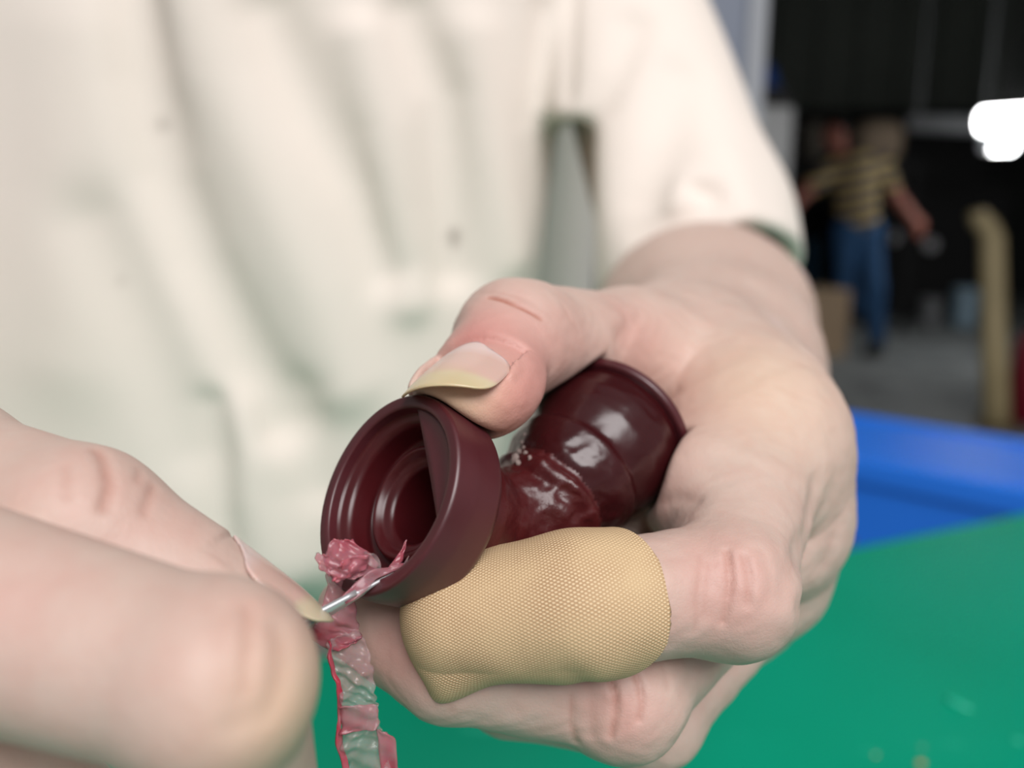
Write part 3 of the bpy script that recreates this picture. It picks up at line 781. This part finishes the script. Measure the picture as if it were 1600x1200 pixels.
tint1 = blobs(V1, [(hit(850, 590), 10, 0, .6), (hit(780, 640), 8, 0, .8), (hit(700, 625), 7, 2, .7), (hit(760, 500), 9, 0, .5), (hit(720, 530), 5, 0, .5), (hit(900, 540), 9, 0, .3),
                    (hit(990, 520), 8, 0, .35), (hit(1040, 590), 13, 0, .28), (hit(1055, 660), 9, 0, .3), (hit(1120, 920), 9, 0, .26), (hit(1155, 900), 8, 0, .25), (hit(950, 1090), 9, 0, .22),
                    (hit(1190, 600), 16, 2, .3), (hit(1020, 770), 7, 0, .3), (hit(880, 840), 6, 0, .2), (hit(620, 1020), 8, 0, .5), (hit(980, 1120), 6, 0, .3)])
lines(V1, [(c3[0], .42, c[3]*1.5) for c3, c in zip(cre3, cre)], 1, tint1)

# --- hand with the blade (left of the picture)
X_MCP, X_PIP, X_DIP, X_TIP = np.array([-78, 20, 92.]), P(330, 1064, 84), P(400, 1320, 104), P(250, 1420, 116)
Y_MCP, Y_IP, Y_TIP = np.array([-84, 14, 118.]), P(122, 832, 106), P(366, 970, 107)
RW, RE = np.array([-165., 45, 165]), np.array([-430., 20, 430])
y_ax = unit(Y_TIP-Y_IP); y_n = unit(np.array([.50, -.80, .28])); y_n = unit(y_n-y_ax*(y_n@y_ax)); y_w = np.cross(y_ax, y_n)
def f_rhand(p):
    palm = rc(p, RW, np.array([-90, 30, 105.]), 27, 18)
    palm = smin(palm, rc(p, RW, np.array([-95, 62, 118.]), 25, 14), 12)
    palm = smin(palm, rc(p, RW+np.array([6, -8, 0]), Y_MCP, 22, 13), 12)
    palm = smin(palm, chain(p, [RW, RW*.6+RE*.4, RE], [27, 39, 46], 12), 14)
    ix = rc(p, X_MCP, X_PIP, 12.4, 9.4); ix = smin(ix, rc(p, X_PIP, X_DIP, 9.2, 8.4), 2.2); ix = smin(ix, rc(p, X_DIP, X_TIP, 8.6, 7.4), 3)
    ix = smin(ix, ell(p, X_PIP+np.array([.4, -.2, -.3]), np.eye(3), (9.8, 9.7, 9.6)), 3)
    d = smin(palm, ix, 6)
    th = rc(p, Y_MCP, Y_IP, 12.0, 10.8); th = smin(th, rc(p, Y_IP, Y_IP*.3+Y_TIP*.7, 10.4, 9.2), 3)
    th = smin(th, ell(p, Y_TIP-y_ax*2, np.stack([y_w, y_n, y_ax]), (8.8, 7.9, 11)), 3)
    d = np.minimum(d, smin(palm, th, 6))
    for a, b, c, e, r in ((np.array([-82, 48, 108.]), P(60, 1310, 102), P(120, 1500, 118), P(0, 1560, 128), 9.6), (np.array([-90, 62, 122.]), P(-40, 1420, 118), P(40, 1560, 132), P(-80, 1600, 140), 9.0), (np.array([-98, 72, 135.]), P(-120, 1500, 134), P(-60, 1600, 146), P(-160, 1620, 152), 8.0)):
        fg = chain(p, [a, b, c, e], [r*1.25, r, r*.88, r*.75], 2.5); d = np.minimum(d, smin(palm, fg, 5))
    return d
def Rp(*pts): return march_poly(f_rhand, pts, 50, 300)
rcre = [([(152, 702), (164, 725), (172, 755), (163, 792)], .55, .8, .55), ([(103, 730), (104, 775)], .2, .7, .2), ([(218, 735), (216, 750)], .2, .6, .2), ([(240, 760), (232, 780), (226, 800)], .3, .7, .3),
        ([(386, 950), (390, 990), (386, 1040), (384, 1082)], .4, 1.0, .3), ([(352, 960), (345, 1020), (352, 1080)], .2, 1.4, .1), ([(436, 985), (442, 1030), (436, 1070), (418, 1110), (370, 1128)], .45, 1.6, .16), ([(330, 900), (325, 960)], .12, 1.2, .05),
        ([(20, 900), (60, 905), (40, 940)], .2, 3, 0)]
rcre3 = [(Rp(*c[0]), c[1], c[2]) for c in rcre]; rd = Disp(rcre3)
y_ax2 = unit(y_ax-.13*y_n); y_n2 = unit(y_n+.13*y_ax)
rN = Y_TIP+y_ax*2.2+y_n*8.1
def f_rhand_d(p):
    d = f_rhand(p)+rd(p)
    q = p-rN; x = q@y_w.astype(np.float32); y = q@y_ax2.astype(np.float32); z = q@y_n2.astype(np.float32)
    box = np.maximum(np.maximum(np.abs(x)-6.6, np.abs(y)-8.5), -(z+.05*x*x+.3))
    return smax(d, -np.maximum(box, -2.0), 1.2)
zs = np.concatenate([ax(64, 128, .6), ax(129, 170, 1.2), ax(173, 470, 3.)])
xs = np.concatenate([ax(-490, -64, 3.), ax(-62, -10, .6)])
V2, F2 = nets(f_rhand_d, xs, ax(-60, 112, .6), zs, 4)
hitr = lambda u, v: march(f_rhand, u, v, 50, 300)
tint2 = blobs(V2, [(hitr(380, 1010), 9, 0, .22), (hitr(20, 930), 7, 0, .25), (hitr(160, 750), 9, 0, .1), (hitr(80, 740), 8, 0, .1), (hitr(280, 830), 8, 0, .15), (hitr(460, 1130), 8, 2, .5)])
lines(V2, [(c3[0], .7, c[3]) for c3, c in zip(rcre3, rcre)], 1, tint2)

# --- torso, neck, head, legs (covered by clothes / above the frame), coarse
SH_L, SH_R = P(895, -260, 545), np.array([-410., -330, 590])
TC = np.array([-.185, .66])
def wv3(x, y, z): return w2c(x, y, z)
def f_torso_b(p):
    d = None
    for sx in (-.075, .075):
        e = rc(p, wv3(TC[0]+sx, TC[1], .95), wv3(TC[0]+sx, TC[1]+.01, 1.30), 100, 98); d = e if d is None else smin(d, e, 40)
    sl, sr = c2w(SH_L), c2w(SH_R)
    d = smin(d, rc(p, SH_L, SH_R, 50, 50), 40)
    d = smin(d, rc(p, SH_L, ELB, 46, 42), 25); d = smin(d, rc(p, SH_R, RE, 46, 42), 25)
    nx = (sl[0]+sr[0])/2
    d = smin(d, rc(p, wv3(nx, TC[1], 1.36), wv3(nx, TC[1]-.03, 1.50), 56, 54), 25)
    hc = wv3(nx, TC[1]-.05, 1.62)
    d = smin(d, ell(p, hc, np.eye(3), (76, 112, 96)), 20)
    d = smin(d, rc(p, wv3(nx, TC[1]-.145, 1.62), wv3(nx, TC[1]-.165, 1.595), 9, 14), 10)
    for s in (-1, 1):
        d = smin(d, ell(p, wv3(nx+s*.078, TC[1]-.045, 1.615), np.eye(3), (11, 31, 20)), 7)
        d = smax(d, -ell(p, wv3(nx+s*.032, TC[1]-.152, 1.635), np.eye(3), (16, 8, 12)), 8)
        leg = chain(p, [wv3(TC[0]+s*.09, TC[1], .93), wv3(TC[0]+s*.10, TC[1]-.01, .50), wv3(TC[0]+s*.105, TC[1]+.02, .09)], [86, 58, 44], 30)
        d = smin(d, leg, 30)
        d = smin(d, rc(p, wv3(TC[0]+s*.105, TC[1]+.03, .05), wv3(TC[0]+s*.115, TC[1]-.13, .035), 40, 30), 20)
    return smax(d, -rc(p, wv3(nx-.025, TC[1]-.142, 1.56), wv3(nx+.025, TC[1]-.142, 1.56), 4, 4), 4)
V3, F3 = nets(f_torso_b, ax(-480, 160, 8), ax(-760, 1120, 8), ax(260, 1000, 8))
V = np.concatenate([V1, V2, V3]); F = np.concatenate([F1, F2+len(V1), F3+len(V1)+len(V2)])
person = thing('person', np.array([TC[0], TC[1], 0]), 'person in a cream shirt standing at the green table, trimming the maroon rubber fitting', 'person')
body = adopt(mesh_np('body', c2w(V), F, M['skin']), person); body['label'] = 'bare hands and forearms with pale skin'
set_tint(body.data, np.concatenate([tint1, tint2, np.zeros((len(V3), 3))]))
# --- hair, trousers, shoes out of the frame
nx = (c2w(SH_L)[0]+c2w(SH_R)[0])/2
Vh, Fh = nets(lambda p: smax(ell(p, wv3(nx, TC[1]-.04, 1.65), np.eye(3), (86, 112, 104)), -ell(p, wv3(nx, TC[1]-.17, 1.57), np.eye(3), (90, 110, 100)), 10), ax(-320, 0, 6), ax(-780, -380, 6), ax(380, 720, 6))
adopt(mesh_np('hair', c2w(Vh), Fh, simple('dark_hair', lin(24, 20, 18), .5)), person)
def f_trous(p):
    d = None
    for s in (-1, 1):
        e = chain(p, [wv3(TC[0]+s*.09, TC[1], .93), wv3(TC[0]+s*.10, TC[1]-.01, .50), wv3(TC[0]+s*.105, TC[1]+.02, .09)], [98, 74, 62], 30); d = e if d is None else smin(d, e, 25)
    d = smin(d, rc(p, wv3(TC[0]-.07, TC[1], .97), wv3(TC[0]+.07, TC[1], .97), 112, 112), 30)
    return d
Vt, Ft = nets(f_trous, ax(-430, 60, 8), ax(-60, 1120, 8), ax(380, 1000, 8))
adopt(mesh_np('trousers', c2w(Vt), Ft, simple('dark_trousers', lin(44, 48, 60), .8)), person)
for s in (-1, 1):
    Vs, Fs = nets(lambda p: smin(rc(p, wv3(TC[0]+s*.105, TC[1]+.035, .052), wv3(TC[0]+s*.117, TC[1]-.15, .042), 50, 40), rc(p, wv3(TC[0]+s*.105, TC[1]+.03, .06), wv3(TC[0]+s*.105, TC[1]+.02, .11), 48, 50), 20), ax(-420, 60, 7), ax(700, 1120, 7), ax(620, 1000, 7))
    adopt(mesh_np('shoe', c2w(Vs), Fs, simple('shoe_black', lin(30, 30, 32), .5)), person)

# --- shirt
S_TOP, S_END = P(868, -180, 520), P(1040, 360, 436)
def f_shirt0(p):
    q = c2w(p).astype(np.float32); z = q[:, 2]                # loose boxy torso hanging from the shoulders
    ln = np.clip((z-.72)/.15, 0, 1); ln = ln*ln*(3-2*ln)*.12     # leaning over the table
    xr = .033+.112*(z-1.157); xl = -.405; cx = (xr+xl)/2; hx = (xr-xl)/2; xx = (q[:, 0]-cx)/hx
    yf = .575-ln-.055*np.clip(1-xx*xx, -1, 1); yb = .80
    r = .028
    dx = np.abs(q[:, 0]-cx)-hx+r; dy = np.abs(q[:, 1]-(yf+yb)/2)-(yb-yf)/2+r
    d = np.sqrt(np.maximum(dx, 0)**2+np.maximum(dy, 0)**2)+np.minimum(np.maximum(dx, dy), 0)-r
    d = np.maximum(d, z-1.34)*1000*.92
    d = smin(d, rc(p, SH_L, SH_R, 66, 66), 50)
    back = rc(p, wv3(TC[0]+.15, TC[1]+.09, .66), wv3(TC[0]+.17, TC[1]+.09, 1.25), 100, 95)
    sl = rc(p, SH_L, S_TOP, 66, 58); sl = smin(sl, rc(p, S_TOP, S_END, 58, 61), 20)
    sl = smin(sl, rc(p, P(1060, 380, 425), P(1085, 440, 405), 52, 50), 25)
    sc_ = p[:, 2]/FPX; uu = p[:, 0]/sc_+800; vv = p[:, 1]/sc_+600     # deep pleat under the arm
    bx_ = np.abs(uu-790)-140+24; by_ = np.abs(vv-380)-190+24
    cutr = (np.sqrt(np.maximum(bx_, 0)**2+np.maximum(by_, 0)**2)+np.minimum(np.maximum(bx_, by_), 0)-24)*sc_
    sl = smax(sl, -cutr, 8)
    sr = rc(p, SH_R, SH_R*.45+RE*.55, 66, 66)
    up = smin(d, sl, 14)
    return np.minimum(np.minimum(up, smin(d, sr, 30)), back)
HEM = unit(P(1085, 430, 360)-P(1040, 260, 450))      # direction the sleeve opens towards
HEM = unit(np.array([.20, .86, -.42])); HEM_C = P(1050, 425, 415)+HEM*15
def f_shirt(p):
    d = f_shirt0(p)
    near = rc(p, S_TOP, P(1080, 430, 400), 95, 105)          # only the sleeve is cut by the hem
    pl = (p-HEM_C.astype(np.float32))@HEM.astype(np.float32)
    return d, near, pl
def Sp(*pts): return march_poly(lambda p: f_shirt0(p), pts, 300, 900)
folds = [([(205, -40), (225, 120), (258, 270), (310, 400), (380, 540), (440, 660)], 9., 13.), ([(150, 350), (230, 520), (300, 700)], 3., 18.),
         ([(290, -40), (340, 120), (420, 300), (490, 460), (540, 600)], -6., 17.), ([(420, 20), (490, 170), (560, 300), (610, 420)], 5., 13.),
         ([(560, 60), (600, 200), (612, 330), (640, 470)], -4.5, 11.), ([(640, 20), (690, 150), (700, 280), (712, 420)], 5.5, 11.),
         ([(740, 60), (770, 240), (800, 400)], -4., 13.), ([(330, 640), (338, 740), (345, 850)], 4.5, 9.), ([(390, 640), (400, 780), (440, 900)], -3.5, 14.), ([(470, 620), (500, 760)], 3., 13.),
         ([(100, 60), (120, 300), (110, 560)], -2.5, 26.), ([(850, 20), (840, 180)], 2., 9.),
         ([(893, -10), (890, 60), (885, 150)], 3.2, 4.), ([(990, 40), (965, 110), (935, 160)], 3.5, 9.), ([(1060, 120), (1040, 220), (1010, 300)], 3., 12.), ([(1085, 296), (1112, 306)], 3.5, 5.), ([(1075, 290), (1060, 320)], -2.5, 7.),
         ([(1000, 362), (1060, 345), (1140, 338)], 1.5, 6.), ([(1130, 250), (1150, 330)], -2, 14.)]
sd = Disp([(Sp(*c[0]), c[1]*1.55, c[2]) for c in folds])
def f_shirt_full(p):
    d0, near, pl = f_shirt(p); d = d0+sd(p)
    d = d+.9*np.sin(p[:, 0]*.045+p[:, 1]*.021)*np.sin(p[:, 1]*.017+1.3)
    cut = np.where(near < 0, pl, -1e3)                       # sleeve ends at the hem
    inner = np.maximum(np.maximum(d+7.0, -pl-50), np.where(near < 0, -1e3, 1e3))
    d = np.maximum(np.maximum(d, np.minimum(cut, 200)), -np.minimum(inner, 1e3))
    bot = wv3(0, 0, .66); nb = (w2c(0, 0, 0)-w2c(0, 0, 1)); nb = nb/np.linalg.norm(nb)
    return np.maximum(d, (p-bot.astype(np.float32))@nb.astype(np.float32)*1.0)
def f_shirt_m(p): return f_shirt_full(p)*.8
Vs, Fs = nets(f_shirt_m, ax(-560, 190, 3.3), ax(-460, 400, 3.3), ax(300, 860, 3.3))
shirt = adopt(mesh_np('shirt', c2w(Vs), Fs, M['shirt']), person); shirt['label'] = 'loose cream cotton shirt with short sleeves'
sh = lambda u, v: march(f_shirt_full, u, v, 300, 900)
set_tint(shirt.data, blobs(Vs, [(sh(709, 368), 3.2, 0, .8), (sh(711, 385), 2.4, 0, .45), (sh(255, 195), 3.2, 0, .4), (sh(190, 438), 2.5, 0, .25)]))

# --- nails
def nail(name, c, axd, nrm, wid, ln, curv, stain, label=None, thick=.35, free=.3):
    wv_ = np.cross(axd, nrm); nu, nv = 25, 25; V = []; T = []
    for j in range(nv):
        y = -1+2*j/(nv-1)
        for i in range(nu):
            x = -1+2*i/(nu-1)
            # superellipse outline: round at the cuticle, flatter free edge
            hw = (1-(max(0, -y-.15)/.85)**2.4*.55) if y < 0 else (1-.10*y*y-.16*y**6)
            X = x*wid*hw; Y = (y-(.20*(x*x) if y > 0 else -.34*x*x*(-y))*abs(y))*ln
            V.append(c+axd*Y+wv_*X+nrm*(-curv*X*X-.012*max(Y, 0)**2)); 
            fe = np.clip((y-(1-2*free)+.35*x*x*0)/.16, 0, 1); moon = np.clip((-.35-y)/.3, 0, 1)*.8
            T.append((fe, stain*np.clip((y-.05+.35*x)/.6, 0, 1), moon))
    F = [(j*nu+i, j*nu+i+1, (j+1)*nu+i+1, (j+1)*nu+i) for j in range(nv-1) for i in range(nu-1)]
    o = mesh_np(name, c2w(np.array(V)), F, M['nail'], body); o.matrix_parent_inverse = body.matrix_world.inverted()
    o.parent = body; 
    set_tint(o.data, np.array(T)); md = o.modifiers.new('thickness', 'SOLIDIFY'); md.thickness = thick/1000; md.offset = 0
    if label: o['label'] = label
    return o
n_ = nail('thumbnail', NAIL_C-t_n*.30+t_ax*1.0, t_ax, t_n, nw, nl+1.4, .055, .55, 'short thumbnail with yellowish free edge')
n2_ = nail('thumbnail', rN-y_n2*.15+y_ax2*.4, y_ax2, y_n2, 6.7, 8.6, .05, .0, 'thumbnail seen edge-on above the blade')
for o in (n_, n2_): o.matrix_parent_inverse.identity(); o.location = -np.array(person.location)*0
# --- adhesive bandage around the index fingertip
bax = [I_TIP, I_DIP, I_PIP]
def axis_pt(s): return sum(axis_raw(s+q) for q in np.linspace(-6, 6, 9))/9
def axis_raw(s):                                     # s in mm from the fingertip centre towards the knuckle
    l0 = np.linalg.norm(I_DIP-I_TIP)
    if s <= l0: return I_TIP+(I_DIP-I_TIP)*s/l0
    return I_DIP+unit(I_PIP-I_DIP)*(s-l0)
S0, S1 = -8.4, 26.0
nu, nv = 150, 110
V = []; UV = []
fr = lambda s: unit(axis_pt(s+9)-axis_pt(s-9))
for i in range(nu):
    s = S0+(S1-S0)*i/(nu-1)
    e = min(1, max(0, (s-(S1-9.0))/9.0))
    for j in range(nv):
        tj = j/(nv-1)
        hi, lo_ = 128, -82-8*math.exp(-((s-1)/7)**2)
        if e > 0:
            k = math.sqrt(max(0, 1-e*e)); mid = 5; hi = mid+(hi-mid)*(.25+.75*k)*k**.2; lo_ = mid+(lo_-mid)*(.12+.88*k)
        a = math.radians(lo_+(hi-lo_)*tj)
        sc = max(s, -.0)
        ctr = axis_pt(sc); ad = fr(sc)
        upv = np.array([0, -1, 0.]); upv = unit(upv-ad*(upv@ad)); frn = np.cross(upv, ad); frn = frn if frn[2] < 0 else -frn
        rr = 7.9+(8.75-7.9)*min(1, sc/16)+1.0+.8*math.exp(-((sc-16)/5)**2)
        if sc > 16: rr = 9.75+(sc-16)*.045+.8*math.exp(-((sc-16)/5)**2)
        if s < 0:
            q = -s/8.6; cr = math.sqrt(max(0, 1-q**2.4)); pos = ctr-ad*(-s)*1.05+(frn*math.cos(a)+upv*math.sin(a))*rr*cr
        else: pos = ctr+(frn*math.cos(a)+upv*math.sin(a))*rr
        # loose lower edge: flap at the tip, puckers further along
        ed_ = max(0, (-a-.75)/1.0)
        fl = math.exp(-((s+1.5)/4.2)**2)
        pos = pos+ed_*fl*(np.array([-3.6, 2.8, -1.6]))+ed_*(np.array([0, 1.1, -1.4]))*(.35+.3*math.sin(s*.5+.8))*(1 if s > -5 else 0)
        pos = pos+(frn*math.cos(a)+upv*math.sin(a))*(.35*math.sin(s*.5+a*2)*max(0, -math.sin(a+.2)))
        pos = pos+(frn*math.cos(a)+upv*math.sin(a))*(-.45*math.exp(-((s-11.5+4*a)/2.2)**2)*max(0, min(1, (-a-.15)*1.2)))
        V.append(pos); UV.append((s, a*9.2))
Fb = [(i*nv+j, (i+1)*nv+j, (i+1)*nv+j+1, i*nv+j+1) for i in range(nu-1) for j in range(nv-1)]
band = adopt(mesh_np('adhesive_bandage', c2w(np.array(V)), Fb, M['bandage']), person); band['label'] = 'tan woven fabric bandage wrapped around the index fingertip'
uvl = band.data.uv_layers.new(name='weave'); UV = np.array(UV, np.float32)
li = np.empty(len(band.data.loops), np.int32); band.data.loops.foreach_get('vertex_index', li); uvl.data.foreach_set('uv', UV[li].ravel())
md = band.modifiers.new('thickness', 'SOLIDIFY'); md.thickness = .0006; md.offset = 0

# ================================================================== blade and cut film
bl0, bl1 = P(400, 1008, 103), P(672, 866, 117.5)
bd = unit(bl1-bl0); bw = unit(np.array([.10, .34, .93])); bw = unit(bw-bd*(bw@bd)); bt = np.cross(bd, bw)
steelm = simple('polished_steel', lin(222, 225, 228), .42, .06, 40, .7)
t = thing('trimming_blade', c2w(bl0), 'thin steel blade pinched between thumb and finger, cutting the film', 'blade')
LB = np.linalg.norm(bl1-bl0)
def blade(name, s0, s1, w0, w1, th, mat, taper=0):
    V = []; n = 12
    for i in range(n+1):
        q = i/n; c = bl0+bd*(s0+(s1-s0)*q); ww = w1-(w1-w0)*0 if True else 0
        wend = w1*(1-taper*max(0, (q-.5)/.5)**1.5)
        V += [c+bw*w0-bt*th, c+bw*w0+bt*th, c+bw*wend+bt*th*.25, c+bw*wend-bt*th*.25]
    F = [(4*i+k, 4*i+(k+1) % 4, 4*i+4+(k+1) % 4, 4*i+4+k) for i in range(n) for k in range(4)]+[(0, 3, 2, 1), (4*n, 4*n+1, 4*n+2, 4*n+3)]
    return adopt(mesh_np(name, c2w(np.array(V)), F, mat, smooth=False), t)
blade('blade', 0, LB-6, 0, 4.6, .2, steelm, .9)
blade('spine', 0, LB-12, -.35, .45, .34, steelm)
blade('tang', -6, 8.5, .6, 4.6, .7, simple('brushed_tang', lin(150, 154, 154), .35, .1, 30, .8))

def sheet(name, left, right, mat, nu=36, nv=10, amp=.5, seed=1, parent=None, thick=.18, curl=0., fq=1.0):
    L_ = np.array([P(*q) for q in left]); R_ = np.array([P(*q) for q in right])
    def res(Q, n):
        s = np.linspace(0, len(Q)-1, n); i = np.minimum(s.astype(int), len(Q)-2); f_ = (s-i)[:, None]
        p0 = Q[np.maximum(i-1, 0)]; p1 = Q[i]; p2 = Q[i+1]; p3 = Q[np.minimum(i+2, len(Q)-1)]
        return .5*((2*p1)+(-p0+p2)*f_+(2*p0-5*p1+4*p2-p3)*f_**2+(-p0+3*p1-3*p2+p3)*f_**3)
    Lr, Rr = res(L_, nu), res(R_, nu); g = np.linspace(0, 1, nv)[None, :, None]
    V = Lr[:, None]*(1-g)+Rr[:, None]*g
    ii, jj = np.meshgrid(np.arange(nu), np.arange(nv), indexing='ij')
    wob = amp*(np.sin(ii*.22*fq+seed)*np.cos(jj*.3+seed*2)+.6*np.sin(ii*.4*fq+jj*.5+seed*3)+.35*np.sin(ii*.8*fq-jj*.6+seed))
    V[..., 2] += wob+curl*np.sin(math.pi*g[..., 0])*1.0
    V[..., 0] += .25*amp*np.sin(ii*.9+seed*5); V[..., 1] += .18*amp*np.cos(jj*1.7+ii*.6)
    F = [(i*nv+j, (i+1)*nv+j, (i+1)*nv+j+1, i*nv+j+1) for i in range(nu-1) for j in range(nv-1)]
    o = mesh_np(name, c2w(V.reshape(-1, 3)), F, mat)
    md = o.modifiers.new('thickness', 'SOLIDIFY'); md.thickness = thick/1000
    if parent is not None: adopt(o, parent)
    return o
t = thing('film_strip', c2w(P(550, 1080, 116)), 'long crinkled strip of clear pink film hanging from the cup rim', 'film strip')
sheet('upper_film', [(512, 895, 117), (505, 940, 116), (482, 968, 115), (488, 996, 115), (514, 1020, 116)], [(545, 900, 119), (556, 945, 119), (560, 980, 119), (566, 996, 118), (556, 1004, 117)], M['pink'], 40, 14, .55, 2, t)
sheet('hanging_film', [(511, 1000, 116), (516, 1040, 116), (528, 1075, 116), (536, 1110, 116), (532, 1150, 116), (541, 1190, 116), (552, 1235, 116)], [(562, 984, 118), (580, 1030, 118), (586, 1080, 117), (590, 1110, 117), (594, 1135, 116), (612, 1160, 116), (626, 1235, 116)], M['clear'], 90, 18, .6, 3, t, .15)
sheet('red_edge', [(511, 1002, 115.4), (518, 1045, 115.4), (527, 1078, 115.4), (527, 1120, 115.4), (527, 1160, 115.4), (540, 1215, 115.4)], [(516, 1002, 115.6), (523, 1045, 115.6), (535, 1075, 115.8), (534, 1120, 115.8), (536, 1160, 115.8), (550, 1215, 115.8)], M['red'], 50, 4, .3, 5, t, .3)
sheet('pink_fold', [(530, 1105, 115), (533, 1130, 115), (530, 1148, 115)], [(589, 1100, 115.5), (592, 1122, 115.5), (588, 1140, 115)], M['pink'], 16, 12, .35, 6, t)
sheet('pink_fold', [(588, 1140, 115.2), (592, 1170, 115.2), (596, 1220, 115.2)], [(606, 1142, 115.4), (620, 1165, 115.4), (618, 1220, 115.4)], M['pink'], 16, 8, .35, 7, t)
t = thing('film_shaving', c2w(P(560, 880, 115)), 'crumpled pink film shavings bunched on the lower rim of the cup', 'film shaving')
sheet('crumpled_film', [(520, 842, 113.5), (506, 870, 112), (512, 893, 111.5), (525, 908, 112)], [(552, 842, 114), (580, 868, 114.5), (590, 888, 115), (572, 898, 114)], M['pink'], 26, 22, .36, 8, t, .2, -.9, 1.1)
sheet('crumpled_film', [(491, 864, 112), (498, 882, 111.5), (510, 896, 111.5)], [(512, 868, 112), (520, 884, 112), (516, 900, 112)], M['pink'], 16, 10, .5, 9, t)
sheet('crumpled_film', [(520, 905, 112), (545, 902, 112), (575, 888, 113.5)], [(530, 885, 111.5), (545, 872, 111), (580, 866, 113)], M['red'], 20, 12, .6, 10, t)
sheet('clear_flake', [(568, 866, 113), (576, 880, 113), (590, 890, 113.5)], [(572, 862, 113), (588, 868, 113), (596, 888, 113.5)], M['clear'], 14, 8, .4, 11, t)
t = thing('film_sliver', c2w(P(590, 900, 113)), 'thin pink sliver of film curling along the blade', 'film sliver')
sheet('sliver', [(534, 932, 110.5), (552, 914, 111), (578, 892, 112.5), (610, 885, 114), (634, 880, 115.5)], [(540, 944, 110.5), (562, 932, 111), (585, 908, 112.5), (612, 893, 114), (632, 884, 115.5)], M['pink'], 30, 8, .25, 12, t)
sheet('spike', [(606, 888, 115), (622, 866, 116), (634, 843, 117)], [(622, 888, 115.5), (631, 868, 116.2), (635.5, 844, 117)], M['pink'], 20, 6, .2, 13, t)
sheet('spike', [(628, 886, 115), (638, 868, 115)], [(633, 887, 115), (639.5, 869, 115)], M['clear'], 10, 4, .1, 14, t)
